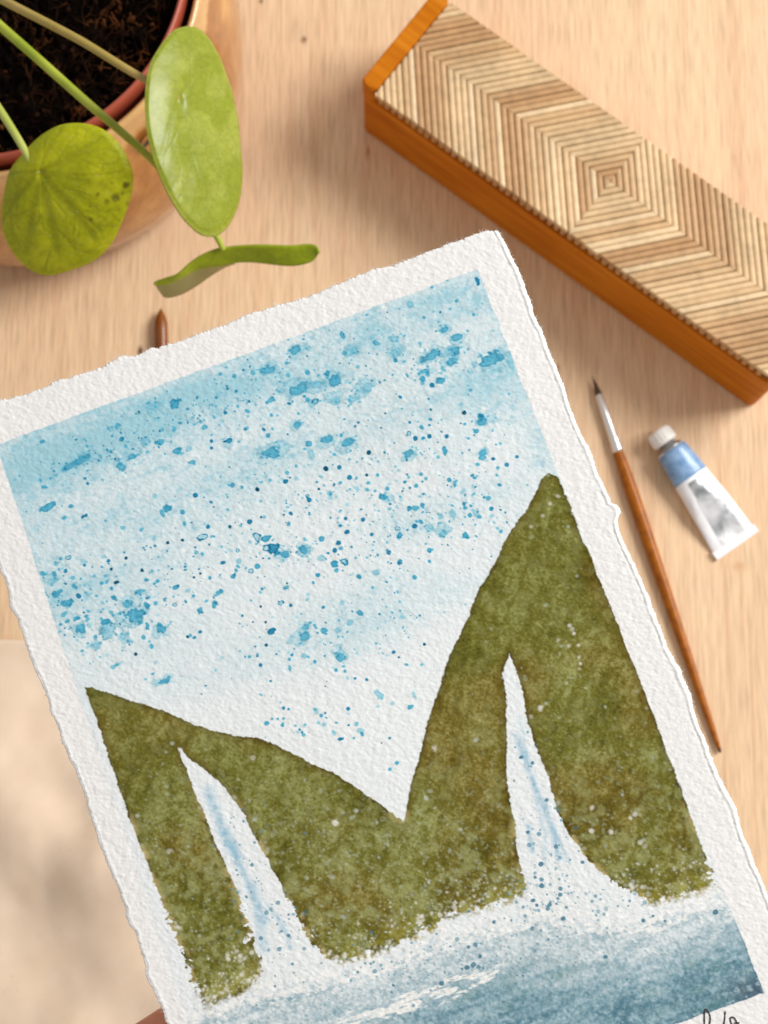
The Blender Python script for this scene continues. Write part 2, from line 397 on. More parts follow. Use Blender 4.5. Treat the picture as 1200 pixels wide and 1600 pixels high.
def paint_tube():
    C0 = unproj(1047, 702, .006); C1 = unproj(1153, 852, .002)     # shoulder centre -> crimp centre
    C0[2] = C1[2] = 0; d = C1 - C0; Ln = float(np.linalg.norm(d)); ax = norm(d); sd = np.array([ax[1], -ax[0], 0])
    if sd[0] < 0: sd = -sd
    root = empty('paint_tube', (C0[0], C0[1], 0))
    tag(root, 'small white and blue metal paint tube with white cap on the table', 'paint tube')
    def sec(t):                                            # half width, half height, centre height
        hw = np.interp(t, [0, .04, .25, .6, 1], [.0066, .0072, .0082, .0098, .0113])
        hh = np.interp(t, [0, .04, .25, .6, .9, 1], [.0060, .0064, .0056, .0038, .0012, .0007])
        return hw, hh, max(hh, .0009) + np.interp(t, [0, 1], [.0004, .0])
    def loft(name, t0, t1, m, grow=0.0, n=16, seg=40, a0=0, a1=2 * math.pi, par=root):
        V = []; F = []; closed = abs(a1 - a0 - 2 * math.pi) < 1e-6; ns = seg if closed else seg + 1
        for i in range(n + 1):
            t = t0 + (t1 - t0) * i / n; hw, hh, cz = sec(t)
            for q in range(ns):
                a = a0 + (a1 - a0) * q / seg; ca, sa = math.cos(a), math.sin(a)
                e = .85 if t > .5 else 1.0
                dent = .0011 * (vnoise(np.array([t * 7.0 + 3]), np.array([ca * 2 + 5]), 2)[0] - .5) * sstep(.15, .5, t)
                V.append(C0 + ax * (t * Ln) + sd * (hw + grow) * math.copysign(abs(ca) ** e, ca) + np.array([0, 0, cz + (hh + grow + dent) * math.copysign(abs(sa) ** e, sa)]))
        for i in range(n):
            for q in range(ns if closed else ns - 1):
                q2 = (q + 1) % ns; F.append((i * ns + q, i * ns + q2, (i + 1) * ns + q2, (i + 1) * ns + q))
        if closed: F.append(tuple(range(ns))[::-1]); F.append(tuple(n * ns + q for q in range(ns)))
        return link(name, mesh(name, V, F), m, par)
    body = loft('tube_body', 0, .955, m_tube, n=30)
    loft('blue_band', .012, .30, m_blue, .00012)
    loft('silver_print', .335, .93, m_foil, .00013, n=24, a0=math.radians(58), a1=math.radians(118))
    # folded crimp
    hw, hh, cz = sec(1.0); V = []; F = []
    for tt, z in ((.925, .0019), (.93, .0023), (.995, .0023), (1.005, .0019)):
        for s in (-1, 1): V.append(C0 + ax * tt * Ln + sd * s * (hw + .0002) + np.array([0, 0, z]))
    for tt, z in ((1.005, .0002), (.925, .0002)):
        for s in (-1, 1): V.append(C0 + ax * tt * Ln + sd * s * (hw + .0002) + np.array([0, 0, z]))
    nn = 6; F = [(2 * i, 2 * i + 1, 2 * ((i + 1) % nn) + 1, 2 * ((i + 1) % nn)) for i in range(nn)]
    F += [tuple(2 * i for i in range(nn)), tuple(2 * i + 1 for i in range(nn))[::-1]]
    link('crimp', mesh('crimp', V, F), m_tube, root, smooth=False)
    O = C0 + np.array([0, 0, .0066])
    v, f = lathe([(.0064, .0004), (.0058, -.0008), (.0036, -.0020), (.0034, -.0036)], O, ax, 40, True, True); link('shoulder', mesh('shoulder', v, f), m_neck, root)
    prof = [(.0050, -.0030), (.0056, -.0034), (.0058, -.0042), (.0055, -.0088), (.0050, -.0098), (.0040, -.0101), (.0001, -.0101)]
    v, f = lathe(prof, O, ax, 48, True, True)
    cap = link('cap', mesh('cap', v, f), m_cap, root)
    for q in range(20):                                   # grip ribs on the cap
        a = 2 * math.pi * q / 20; x = sd; y = np.array([0, 0, 1.0]); r = .0057
        c = math.cos(a) * x + math.sin(a) * y; tng = -math.sin(a) * x + math.cos(a) * y
        V = []
        for hh_ in (-.0045, -.0086):
            rr = r + (-.0003 if hh_ < -.006 else 0)
            for (o_, w) in ((-.0004, -.00035), (.00025, -.0002), (.00025, .0002), (-.0004, .00035)): V.append(O + ax * hh_ + c * (rr + o_) + tng * w)
        F = [(0, 1, 5, 4), (1, 2, 6, 5), (2, 3, 7, 6), (0, 3, 2, 1), (4, 5, 6, 7)]
        link('grip_rib', mesh('grip_rib', V, F), m_cap, cap, smooth=False)
paint_tube()

# ---------------------------------------------------------------- flower pot, soil, plant
ZR = .105
RC = unproj(-36.4, -61.3, ZR)              # rim centre
m_glaze = mat('amber_glaze', rough=.22, coat=.7); m_glaze.node_tree.nodes['Principled BSDF'].inputs['Coat Roughness'].default_value = .05
k = NT(m_glaze); v1 = k.coords((1, 1, 1)); gn = k.noise(v1, 38, 4, .6, .8); gz = k.noise(k.coords((20, 20, 60)), 1, 3)
cc = k.ramp(gn, [(.34, L4(142, 82, 22)), (.5, L4(184, 122, 52)), (.66, L4(216, 164, 94))])
cc = k.mix(.4, cc, k.ramp(gz, [(.35, L4(150, 90, 30)), (.65, L4(206, 150, 84))]))
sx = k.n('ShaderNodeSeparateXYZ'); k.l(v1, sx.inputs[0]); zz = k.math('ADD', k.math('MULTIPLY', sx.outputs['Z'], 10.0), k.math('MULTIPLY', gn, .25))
cc = k.mix(k.ramp(zz, [(.22, G(.75)), (.48, G(0)), (.90, G(0)), (1.02, G(0))]), cc, L4(150, 84, 22))     # Fresnel-like edge darkening painted into the glaze colour round the foot
k.base(k.mix(k.ramp(zz, [(.95, G(0)), (1.06, G(.7))]), cc, L4(226, 184, 122))); k.bump(gn, .15, .002)
m_plastic = mat('terracotta_plastic', L4(168, 78, 56), .38)
m_soil = mat('soil', rough=1.0, spec=.02)
k = NT(m_soil); sn = k.noise(k.coords((1, 1, 1)), 120, 5, .7); k.base(k.ramp(sn, [(.35, L4(6, 4, 3)), (.6, L4(18, 11, 7)), (.78, L4(52, 30, 17))])); k.bump(sn, 1, .004)
m_coir = mat('coir', rough=.95, spec=.04); k = NT(m_coir); k.base(k.ramp(k.noise(k.coords((1, 1, 1)), 90, 2), [(.35, L4(18, 10, 6)), (.55, L4(44, 25, 14)), (.68, L4(98, 56, 28))]))
def pot():
    base = (RC[0], RC[1], 0)
    outer = empty('cover_pot', base); tag(outer, 'glossy tan glazed ceramic pot holding the terracotta plastic pot', 'pot')
    prof = [(.0001, .001), (.080, .001), (.0875, .004), (.0950, .012), (.0985, .026), (.0992, .040), (.0975, .058), (.0942, .074), (.0906, .086), (.0893, .0925), (.0898, .0965), (.0896, .0985), (.0886, .0995), (.0872, .0988), (.0866, .0965), (.0868, .085), (.0930, .05), (.088, .014), (.0001, .009)]
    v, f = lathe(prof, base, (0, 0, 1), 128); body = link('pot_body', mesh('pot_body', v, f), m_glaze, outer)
    # small round hole in the pot's side
    hp = unproj(239, 229, .095); dirv = norm((hp - np.array(RC))[:2]); R_ = .0936
    # find the spot on the wall seen at that pixel
    best = None
    for z in np.linspace(.03, .095, 121):
        p = unproj(230, 221, z); r = np.linalg.norm((p - RC)[:2]); e = abs(r - np.interp(z, [.026, .040, .058, .074, .086, .0925], [.0985, .0992, .0975, .0942, .0906, .0893]))
        if best is None or e < best[0]: best = (e, p)
    p = best[1]; nrm = np.array([*norm((p - RC)[:2]), 0]); org = p
    v, f = lathe([(.0046, .0001), (.0045, .0009), (.0041, .0013), (.0037, .0010), (.0035, .0003)], org, nrm, 32); link('hole_rim', mesh('hole_rim', v, f), m_glaze, body)
    v, f = lathe([(.0038, .0008), (.0034, .0005), (.0001, .0003)], org, nrm, 32); link('hole', mesh('hole', v, f), mat('hole_dark', L4(14, 16, 20), .3), body)
    inner = empty('nursery_pot', (RC[0], RC[1], .014)); tag(inner, 'terracotta coloured plastic nursery pot full of dark soil', 'pot')
    prof = [(.062, .012), (.066, .013), (.0800, .085), (.0805, .0955), (.0835, .0962), (.0842, .0970), (.0842, .1040), (.0838, .1050), (.0828, .1050), (.0823, .1042), (.0816, .092), (.0640, .016), (.0001, .016)]
    v, f = lathe(prof, (RC[0], RC[1], 0), (0, 0, 1), 128); link('pot_wall', mesh('pot_wall', v, f), m_plastic, inner)
    # soil
    n = 150; V = []; F = []; idx = {}
    zs = .0950
    for j in range(n):
        for i in range(n):
            x = (i / (n - 1) * 2 - 1) * .0818; y = (j / (n - 1) * 2 - 1) * .0818
            if x * x + y * y > .0817 ** 2: continue
            idx[(i, j)] = len(V); V.append((RC[0] + x, RC[1] + y, 0))
    A = np.array(V); A[:, 2] = zs + .013 * (fbm(A[:, 0] * 140, A[:, 1] * 140, 1, 5, .62) - .5) + .004 * (fbm(A[:, 0] * 30, A[:, 1] * 30, 4, 2) - .5)
    for (i, j), a in idx.items():
        q = [idx.get((i + 1, j)), idx.get((i + 1, j + 1)), idx.get((i, j + 1))]
        if None not in q: F.append((a, *q))
    soil = tag(link('soil', mesh('soil', A, F), m_soil, inner, smooth=False), kind='stuff')
    rnd = random.Random(5); V = []; F = []
    for _ in range(650):
        a = rnd.uniform(-1.2, .35) if rnd.random() < .85 else rnd.uniform(0, 6.28); r = .079 * math.sqrt(rnd.uniform(.05, .98))
        x, y = RC[0] + r * math.cos(a), RC[1] + r * math.sin(a); z = zs + rnd.uniform(-.001, .0055); th = rnd.uniform(0, 6.28); ln = rnd.uniform(.003, .011)
        pts = []
        for q in range(4):
            t = q / 3 - .5; pts.append((x + ln * t * math.cos(th) + .0012 * rnd.uniform(-1, 1), y + ln * t * math.sin(th) + .0012 * rnd.uniform(-1, 1), z + rnd.uniform(-.001, .001)))
        v, f = tube(pts, rnd.uniform(.00015, .00042), 4); b = len(V); V += v; F += [tuple(b + w for w in g) for g in f]
    for _ in range(260):
        a = rnd.uniform(-1.5, .6); r = .078 * math.sqrt(rnd.uniform(.05, 1)); x, y = RC[0] + r * math.cos(a), RC[1] + r * math.sin(a); z = zs + rnd.uniform(-.001, .004); q = rnd.uniform(.0008, .0032)
        b = len(V); th = rnd.uniform(0, 6.28)
        for (dx, dy, dz) in ((1, 0, 0), (-1, 0, 0), (0, 1, 0), (0, -1, 0), (0, 0, 1), (0, 0, -1)):
            dx, dy, dz = [w * q * rnd.uniform(.4, 1.1) for w in (dx, dy * .6, dz * .6)]; V.append((x + dx * math.cos(th) - dy * math.sin(th), y + dx * math.sin(th) + dy * math.cos(th), z + dz))
        F += [(b + i, b + j, b + m_) for i, j, m_ in ((0, 2, 4), (2, 1, 4), (1, 3, 4), (3, 0, 4), (2, 0, 5), (1, 2, 5), (3, 1, 5), (0, 3, 5))]
    tag(link('coir_fibres', mesh('coir_fibres', V, F), m_coir, inner), kind='stuff')
pot()

def leaf_mat(name, rough, coat, under=False):
    m = mat(name, rough=rough, coat=coat); k = NT(m)
    a = k.n('ShaderNodeVertexColor'); a.layer_name = 'tint'
    n1 = k.noise(k.coords((1, 1, 1)), 700, 3); n2 = k.noise(k.coords((1, 1, 1)), 90, 3)
    c = k.mix(.28, a.outputs['Color'], k.ramp(n1, [(.35, G(.55)), (.65, G(1.0))]), 'MULTIPLY')
    k.b.inputs['Specular IOR Level'].default_value = .22
    c = k.mix(.2, c, k.ramp(n2, [(.35, G(.55)), (.65, G(1.0))]), 'MULTIPLY'); k.base(c)
    vo = k.n('ShaderNodeTexVoronoi', _feature='DISTANCE_TO_EDGE', Scale=190.0); k.l(k.coords((1, 1, 1)), vo.inputs['Vector'])
    c = k.mix(k.ramp(vo.outputs['Distance'], [(.0, G(.20)), (.10, G(0))]), c, k.mix(1.0, c, (.45, .5, .2, 1), 'MULTIPLY'))
    n4 = k.noise(k.coords((1, 1, 1)), 2300, 2, .5); c = k.mix(k.ramp(n4, [(.66, G(0)), (.74, G(.45))]), c, (.75, .78, .55, 1)); k.base(c)  # tiny glossy glints painted into the leaf colour as pale specks
    k.b.inputs['Coat Roughness'].default_value = .25
    k.b.inputs['Subsurface Weight'].default_value = .0
    k.b.inputs['Transmission Weight'].default_value = .0
    k.bump(n1, .12, .0006); return m
m_leafA = leaf_mat('leaf_gloss', .34, .22); m_leafB = leaf_mat('leaf_matt', .48, .06)
m_under = mat('leaf_underside', L4(150, 146, 92), .6)
def stem_mat(name, c0, c1):
    m = mat(name, rough=.42); k = NT(m); k.base(k.ramp(k.noise(k.coords((1, 1, 1)), 90, 3), [(.35, L4(*c0)), (.65, L4(*c1))])); k.bump(k.noise(k.coords((1, 1, 1)), 1500, 2), .12, .0003); return m
m_stem1 = stem_mat('stem_tan', (158, 138, 62), (178, 152, 84)); m_stem2 = stem_mat('stem_green', (150, 166, 40), (176, 188, 62)); m_stem3 = stem_mat('stem_pale', (170, 180, 80), (182, 188, 96))
plant = empty('houseplant', (RC[0], RC[1], .0905)); tag(plant, 'green houseplant with round coin shaped leaves growing in the pot', 'plant')
def leaf(name, outline, centre, z, nrm, dome, m, tint, veins, spots=()):
    nrm = norm(nrm); p0 = unproj(centre[0], centre[1], z)
    O = catmull([np.array([*q, 0.0]) for q in outline + outline[:1]], 12)[:-1]; na = len(O); nr = 72
    V = [p0]; px = [centre]; rr = [0.0]; aa = [0.0]
    for i in range(1, nr + 1):
        t = i / nr
        for kx, q in enumerate(O):
            u = centre[0] + (q[0] - centre[0]) * t; v = centre[1] + (q[1] - centre[1]) * t
            V.append(on_plane(u, v, p0, nrm)); px.append((u, v)); rr.append(t); aa.append(kx / na)
    V = np.array(V); px = np.array(px); rr = np.array(rr); aa = np.array(aa)
    ang = np.arctan2(px[:, 1] - centre[1], px[:, 0] - centre[0])
    hgt = -dome * rr ** 2.2 + .0006 * (fbm(px[:, 0] / 40, px[:, 1] / 40, 2, 2) - .5)
    hgt += .0012 * np.exp(-(rr / .06) ** 2) * -1
    hgt -= .0007 * sstep(.93, 1.0, rr)
    vm = np.zeros(len(V))
    for (a0, bend, wd, ln, s) in veins:
        a_ = np.radians(a0) + bend * rr ** 2
        d = np.abs((ang - a_ + np.pi) % (2 * np.pi) - np.pi) * rr
        vm = np.maximum(vm, .75 * s * np.exp(-(d / (1.35 * wd * (1.1 - .6 * rr))) ** 2) * sstep(.02, .12, rr) * (1 - sstep(ln - .15, ln, rr)))
    # forked side veins, finer towards the rim
    rv = random.Random(len(outline)); Rm = float(np.mean([math.hypot(q[0] - centre[0], q[1] - centre[1]) for q in O]))
    def vein(x, y, a, ln, wd, s_, depth):
        n_ = 9; pts = [(x, y)]; bend = rv.uniform(-.05, .05)
        for i_ in range(n_): a += bend; x += math.cos(a) * ln / n_; y += math.sin(a) * ln / n_; pts.append((x, y))
        d = np.full(len(px), 1e9)
        for (x1, y1), (x2, y2) in zip(pts[:-1], pts[1:]):
            ex, ey = x2 - x1, y2 - y1; h_ = np.clip(((px[:, 0] - x1) * ex + (px[:, 1] - y1) * ey) / (ex * ex + ey * ey), 0, 1); d = np.minimum(d, np.hypot(px[:, 0] - x1 - h_ * ex, px[:, 1] - y1 - h_ * ey))
        np.maximum(vm, s_ * np.exp(-(d / wd) ** 2), out=vm)
        if depth:
            for i_ in (2, 4, 6, 8): vein(*pts[i_], a + rv.choice((-1, 1)) * rv.uniform(.45, .8), ln * rv.uniform(.35, .55), wd * .75, s_ * .7, depth - 1)
    for (a0, bend, wd, ln, s) in veins: vein(centre[0], centre[1], math.radians(a0), Rm * ln * 1.15, 3.0, s * .75, 2)
    V = V + nrm * (hgt - .0005 * vm)[:, None]
    F = [(0, 1 + (q + 1) % na, 1 + q) for q in range(na)]
    for i in range(nr - 1):
        for q in range(na): F.append((1 + i * na + q, 1 + i * na + (q + 1) % na, 1 + (i + 1) * na + (q + 1) % na, 1 + (i + 1) * na + q))
    me = mesh(name, V, F); me.update()
    if np.mean([p.normal.dot(Vector(nrm)) for p in me.polygons[:50]]) < 0: me.flip_normals()
    base, dark, light = [s2l(c) for c in tint]
    C = np.tile(base, (len(V), 1)); w = fbm(px[:, 0] / 28, px[:, 1] / 28, 1, 4)
    C += (light - base) * (sstep(.45, .75, w) * .6)[:, None]; C += (dark - C) * (vm * .9)[:, None]
    C += (light - C) * (.8 * np.exp(-(rr / .05) ** 2))[:, None]
    C += (light - C) * (.45 * sstep(.955, .99, rr))[:, None]
    for (sx, sy, r_, s) in spots:
        d = np.hypot(px[:, 0] - sx, px[:, 1] - sy) + 4 * (fbm(px[:, 0] / 6, px[:, 1] / 6, 5, 2) - .5)
        C += (s2l((74, 62, 14)) - C) * (s * (1 - sstep(r_ * .4, r_, d)))[:, None]
    ca = me.color_attributes.new('tint', 'FLOAT_COLOR', 'POINT'); ca.data.foreach_set('color', np.c_[np.clip(C, 0, 1), np.ones(len(V))].astype(np.float32).ravel())
    o = link('leaf', me, [m, m_under], plant)
    md = o.modifiers.new('thickness', 'SOLIDIFY'); md.thickness = .0009; md.offset = -1; md.material_offset = 1; md.material_offset_rim = 0
    return o
S = 2.3077
outA = [(690, 85), (730, 92), (770, 125), (810, 190), (840, 270), (862, 350), (881, 450), (890, 550), (893, 640), (880, 730), (850, 800), (810, 840), (770, 848), (730, 830), (680, 780), (640, 720), (600, 640), (570, 560), (550, 480), (541, 390), (543, 300), (560, 220), (600, 150), (645, 100)]
outB = [(10, 690), (30, 620), (90, 545), (150, 490), (220, 456), (300, 452), (370, 475), (430, 530), (465, 590), (478, 650), (468, 730), (440, 810), (400, 890), (340, 950), (260, 985), (180, 1005), (120, 995), (60, 950), (20, 890), (0, 830), (-2, 760)]
sc_ = lambda L: [(x / S, y / S) for x, y in L]
leaf('leaf', sc_(outA), (281, 154), .172, (.62, -.05, .60), .0022, m_leafA, ((140, 151, 36), (118, 134, 26), (168, 174, 74)),
     [(20, .2, .05, .8, .25), (80, .1, .05, .95, .3), (55, .1, .05, .9, .25), (-60, 0, .05, .8, .25), (110, -.1, .05, .9, .2)])
leaf('leaf', [(x - 7, y) for x, y in sc_(outB)], (61, 270), .168, (-.12, -.50, .80), .0050, m_leafB, ((166, 170, 2), (108, 114, 0), (194, 194, 24)),
     [(10, .15, .06, .9, .5), (48, .1, .055, .95, .8), (78, .05, .05, .9, .7), (100, .05, .05, .95, .6), (135, 0, .05, .85, .6), (-30, .3, .06, .85, .45), (-75, .1, .05, .8, .35), (180, 0, .05, .7, .4), (28, .25, .045, .8, .45)],
     [(191, 292, 7, .85), (176, 312, 9, .7), (163, 317, 6, .5), (150, 306, 5, .6), (139, 344, 4, .7), (170, 288, 4, .5), (194, 324, 5, .5), (138, 325, 3, .4), (185, 305, 5, .6)])
def curled_leaf():
    """hanging leaf seen almost edge-on: upper rim, face, lower rim and a curled-under flap at the left"""
    up = [(555, 1018), (600, 1003), (640, 990), (680, 955), (720, 925), (775, 900), (830, 890), (890, 885), (950, 883), (1010, 885), (1060, 885), (1110, 880), (1138, 886), (1150, 908)]
    lo = [(558, 1026), (605, 1022), (655, 1000), (700, 975), (745, 962), (800, 955), (845, 946), (900, 944), (955, 949), (1010, 956), (1060, 958), (1105, 950), (1132, 938), (1150, 912)]
    un = [(575, 1045), (598, 1070), (650, 1060), (705, 1030), (755, 995), (805, 964), (848, 948)]
    U = catmull([np.array([x / S, y / S, 0]) for x, y in up], 8); Lw = catmull([np.array([x / S, y / S, 0]) for x, y in lo], 8); Un = catmull([np.array([x / S, y / S, 0]) for x, y in un], 8)
    n = len(U); nu = len(Un); rows = 9; V = []; F = []; px = []
    for r in range(rows):
        t = r / (rows - 1)
        for i in range(n):
            s = i / (n - 1); mid = math.sin(math.pi * min(1, max(0, s))) ** .5
            p = U[i] * (1 - t) + Lw[i] * t
            z = .128 - t * .006 * mid - .010 * (1 - s) ** 2
            V.append(unproj(p[0], p[1], z)); px.append(p[:2])
    for r in range(rows - 1):
        for i in range(n - 1): F.append((r * n + i, (r + 1) * n + i, (r + 1) * n + i + 1, r * n + i + 1))
    nf = len(F); b = len(V); rr = 6
    for r in range(1, rr + 1):                            # curled-under flap
        t = r / rr
        for i in range(nu):
            s = i / (n - 1); mid = math.sin(math.pi * s) ** .5 if s > 0 else 0
            p = Lw[i] * (1 - t) + Un[i] * t; z = .128 - .006 * mid - .010 * (1 - s) ** 2 - .012 * t
            V.append(unproj(p[0], p[1], z)); px.append(p[:2])
    for i in range(nu - 1):
        F.append(((rows - 1) * n + i, b + i, b + i + 1, (rows - 1) * n + i + 1))
        for r in range(rr - 1): F.append((b + r * nu + i, b + (r + 1) * nu + i, b + (r + 1) * nu + i + 1, b + r * nu + i + 1))
    me = mesh('leaf', V, F); px = np.array(px)
    C = np.tile(s2l((150, 166, 24)), (len(V), 1)); w = fbm(px[:, 0] / 25, px[:, 1] / 10, 2, 3); C *= (.75 + .5 * w)[:, None]
    ca = me.color_attributes.new('tint', 'FLOAT_COLOR', 'POINT'); ca.data.foreach_set('color', np.c_[C, np.ones(len(V))].astype(np.float32).ravel())
    o = link('leaf', me, [m_leafB, m_under], plant)
    mi = np.zeros(len(F), np.int32); mi[nf:] = 1; me.polygons.foreach_set('material_index', mi)
    md = o.modifiers.new('thickness', 'SOLIDIFY'); md.thickness = .0009; md.offset = 0
curled_leaf()
def stem(path, r0, r1, m):
    P = catmull([unproj(u, v, z) for u, v, z in path], 8); n = len(P)
    v, f = tube(P, [r0 + (r1 - r0) * i / (n - 1) for i in range(n)], 14); return link('stem', mesh('stem', v, f), m, plant)
stem([(-105, -85, .128), (-48, -30, .150), (10, 3, .162), (70, 34, .168), (130, 66, .171), (190, 103, .172), (240, 132, .171), (279, 154, .1705)], .0017, .00125, m_stem1)
stem([(-108, -78, .125), (-52, -8, .145), (0, 40, .152), (65, 97, .155), (130, 155, .154), (186, 203, .150), (240, 252, .146), (285, 305, .140), (322, 348, .132), (340, 372, .128), (349, 391, .1255)], .0019, .0011, m_stem2)
stem([(-112, -70, .125), (-70, 60, .150), (-28, 130, .160), (5, 180, .165), (30, 220, .167), (48, 252, .167), (61, 271, .1665)], .0017, .0012, m_stem3)
P = [(RC[0] - .006, RC[1] + .006, .085), (RC[0] - .006, RC[1] + .004, .108), (RC[0] - .008, RC[1] + .006, .130), (RC[0] - .009, RC[1] + .007, .142)]
v, f = tube(catmull(P, 6), .0042, 16); link('main_stem', mesh('main_stem', v, f), stem_mat('stem_woody', (96, 74, 48), (128, 100, 66)), plant)

# ---------------------------------------------------------------- the painting (sheet held above the table)
ZP = .340                                            # distance of the sheet along the lens axis
al = math.radians(19.2); tp = math.radians(4.5)
e1c = np.array([math.cos(al), math.sin(al), 0]); dn = np.array([math.sin(al), -math.cos(al), 0])
e2c = dn * math.cos(tp) + np.array([0, 0, 1]) * math.sin(tp)
c2w = lambda c: c[0] * RIGHT + c[1] * UP + c[2] * BACK
E1 = c2w(e1c); E2 = c2w(e2c); EN = np.cross(E2, E1); EN = EN if np.dot(EN, BACK) > 0 else -EN
P0 = CAM + ray(600, 950) * ZP
def px2ab(u, v):
    q = on_plane(u, v, P0, EN) - P0; return float(np.dot(q, E1)), float(np.dot(q, E2))
def ab2px(a, b):
    q = P0 - CAM + a[..., None] * E1 + b[..., None] * E2
    dz = -(q @ BACK); return 600 + FPX * (q @ RIGHT) / dz, 800 - FPX * (q @ UP) / dz

def painting():
    aL = np.mean([px2ab(u, v)[0] for u, v in ((20, 941), (132, 1245), (197, 1440))])
    aR = np.mean([px2ab(u, v)[0] for u, v in ((845, 506), (1000, 893), (1158, 1292))])
    bT = np.mean([px2ab(u, v)[1] for u, v in ((100, 596), (400, 489), (700, 381))])
    bB = px2ab(1192, 1552)[1] + .0135
    st_ = .0002; na = int((aR - aL) / st_) + 1; nb = int((bB - bT) / st_) + 1
    ga = np.linspace(aL, aR, na); gb = np.linspace(bT, bB, nb)
    A, B = np.meshgrid(ga, gb)
    (ra0, rb0), (ra1, rb1) = px2ab(788, 372), px2ab(1183, 1355); (la0, lb0), (la1, lb1) = px2ab(6, 905), px2ab(254, 1580)
    eR = ra0 + (gb - rb0) / (rb1 - rb0) * (ra1 - ra0); eL = la0 + (gb - lb0) / (lb1 - lb0) * (la1 - la0)
    A = eL[:, None] + (A - aL) / (aR - aL) * (eR - eL)[:, None]
    # ---- deckle: push the rim in and out
    def rough_edge(t, seed, amp):
        return amp * ((fbm(t * 90, t * 0 + 3.1, seed, 3) - .5) * .0017 + (fbm(t * 700, t * 0 + 7.7, seed + 1, 3, .6) - .5) * .0006 + (vnoise(t * 3300, t * 0 + .4, seed + 2) - .5) * .00035)
    def bumpf(t, c, w, h): return h * np.exp(-np.abs((t - c) / w) ** 3)
    oR = rough_edge(gb, 1, .8); oL = rough_edge(gb, 2, 1.0); oT = rough_edge(ga, 3, 1.0); oB = rough_edge(ga, 4, 1.0)
    for u, v, w, h in ((963, 797, .0016, .0016), (850, 520, .003, .0006), (1066, 1062, .0060, .0009), (1075, 1085, .003, .0004), (1150, 1262, .004, .0005)): oR += bumpf(gb, px2ab(u, v)[1], w, h)
    for u, v, w, h in ((82, 1110, .002, .0005), (196, 1440, .002, .0007), (240, 1525, .0022, .0006), (22, 945, .002, .0006)): oL += bumpf(gb, px2ab(u, v)[1], w, h)
    for u, v, w, h in ((205, 552, .0030, .0009), (252, 540, .002, .0005), (8, 628, .004, .0005), (600, 417, .004, .0004)): oT += bumpf(ga, px2ab(u, v)[0], w, h)
    fall = .0035
    dR = eR[:, None] - A; dL = A - eL[:, None]; dT = B - bT; dB_ = bB - B
    A2 = A + oR[:, None] * (1 - sstep(0, fall, dR)) - oL[:, None] * (1 - sstep(0, fall, dL))
    B2 = B - oT[None] * (1 - sstep(0, fall, dT)) + oB[None] * (1 - sstep(0, fall, dB_))
    # rounded corners
    for (cx, cy, sx, sy) in ((eR[0], bT, -1, 1), (eL[0], bT, 1, 1), (eR[-1], bB, -1, -1), (eL[-1], bB, 1, -1)):
        d = np.hypot(A - cx, B - cy); w = .0007 * np.exp(-(d / .0022) ** 2); A2 += sx * w; B2 += sy * w
    U, Vv = ab2px(A2, B2)
    s = U * math.cos(al) - Vv * math.sin(al); t = U * math.sin(al) + Vv * math.cos(al)    # along / down the sheet, photo pixels
    # ---- cold-pressed grain
    g1 = fbm(s / 9.5 + .25 * t / 9.5, t / 7.5, 1, 3, .55); g2 = fbm(s / 4.2 - t / 9, t / 3.8, 4, 2, .5)
    grain = .62 * g1 + .38 * g2
    warp = .0011 * (fbm(A / .05, B / .06, 6, 2) - .5); ndimean = lambda z: warp
    Z = .00034 * (grain - .5) + warp
    dE = np.minimum(np.minimum(dR, dL), np.minimum(dT, dB_))
    lipw = .0010 + .0006 * (fbm(gb * 160, gb * 0, 5, 2) - .3)
    lw = lipw[:, None]
    ridge = np.exp(-((dR - lw * .75) / .00030) ** 2) * .00012 - np.exp(-((dR - lw * 1.35) / .00030) ** 2) * .00009 * sstep(.25, .6, fbm(gb * 400, gb * 0 + 2, 3, 2))[:, None] - (1 - sstep(0, 1, dR / lw)) * .00020
    lwL = (.0006 + .0005 * fbm(gb * 260, gb * 0 + 9, 6, 2))[:, None]
    ridge += -(1 - sstep(0, 1, dL / lwL)) * .00010 + np.exp(-((dL - lwL * .8) / .0003) ** 2) * .00008
    ridge += -(1 - sstep(0, .0007, np.minimum(dT, dB_))) * .00026
    fz = 1 - sstep(0, .0009, dE)
    Z += ridge + fz * .00020 * (fbm(s / 2.6, t / 2.6, 2, 2) - .5)

    # ---- colours
    pap = s2l((236, 234, 232)); C = np.empty(A.shape + (3,)); C[:] = pap
    C *= (1 + .03 * (fbm(s / 130, t / 130, 2, 2) - .5))[..., None]
    def lay(mask, col): 
        C[...] = C + (s2l(col) - C) * np.clip(mask, 0, 1)[..., None]
    wx = (fbm(s / 16, t / 16, 1, 3) - .5); wy = (fbm(s / 16 + 50, t / 16, 3, 3) - .5)
    w2x = (fbm(s / 4.5, t / 4.5, 5, 2) - .5); w2y = (fbm(s / 4.5, t / 4.5 + 40, 6, 2) - .5)
    # painted panel (masked with tape): signed distance to a quad in photo pixels
    quad = [(-6, 695), (746, 421), (1194, 1551), (372, 1842)]
    def sd_poly(poly, X, Y, signed=True):
        d2 = np.full(X.shape, 1e12); ins = np.zeros(X.shape, bool); n = len(poly)
        for i in range(n):
            x1, y1 = poly[i]; x2, y2 = poly[(i + 1) % n]; ex, ey = x2 - x1, y2 - y1
            px_, py_ = X - x1, Y - y1; h = np.clip((px_ * ex + py_ * ey) / (ex * ex + ey * ey), 0, 1)
            d2 = np.minimum(d2, (px_ - h * ex) ** 2 + (py_ - h * ey) ** 2)
            if y1 != y2:
                c = ((y1 > Y) != (y2 > Y)) & (X < ex * (Y - y1) / ey + x1); ins ^= c
        d = np.sqrt(d2); return np.where(ins, d, -d)
    pd = sd_poly(quad, U + 3 * wx + 2.0 * w2x, Vv + 3 * wy + 2.0 * w2y)
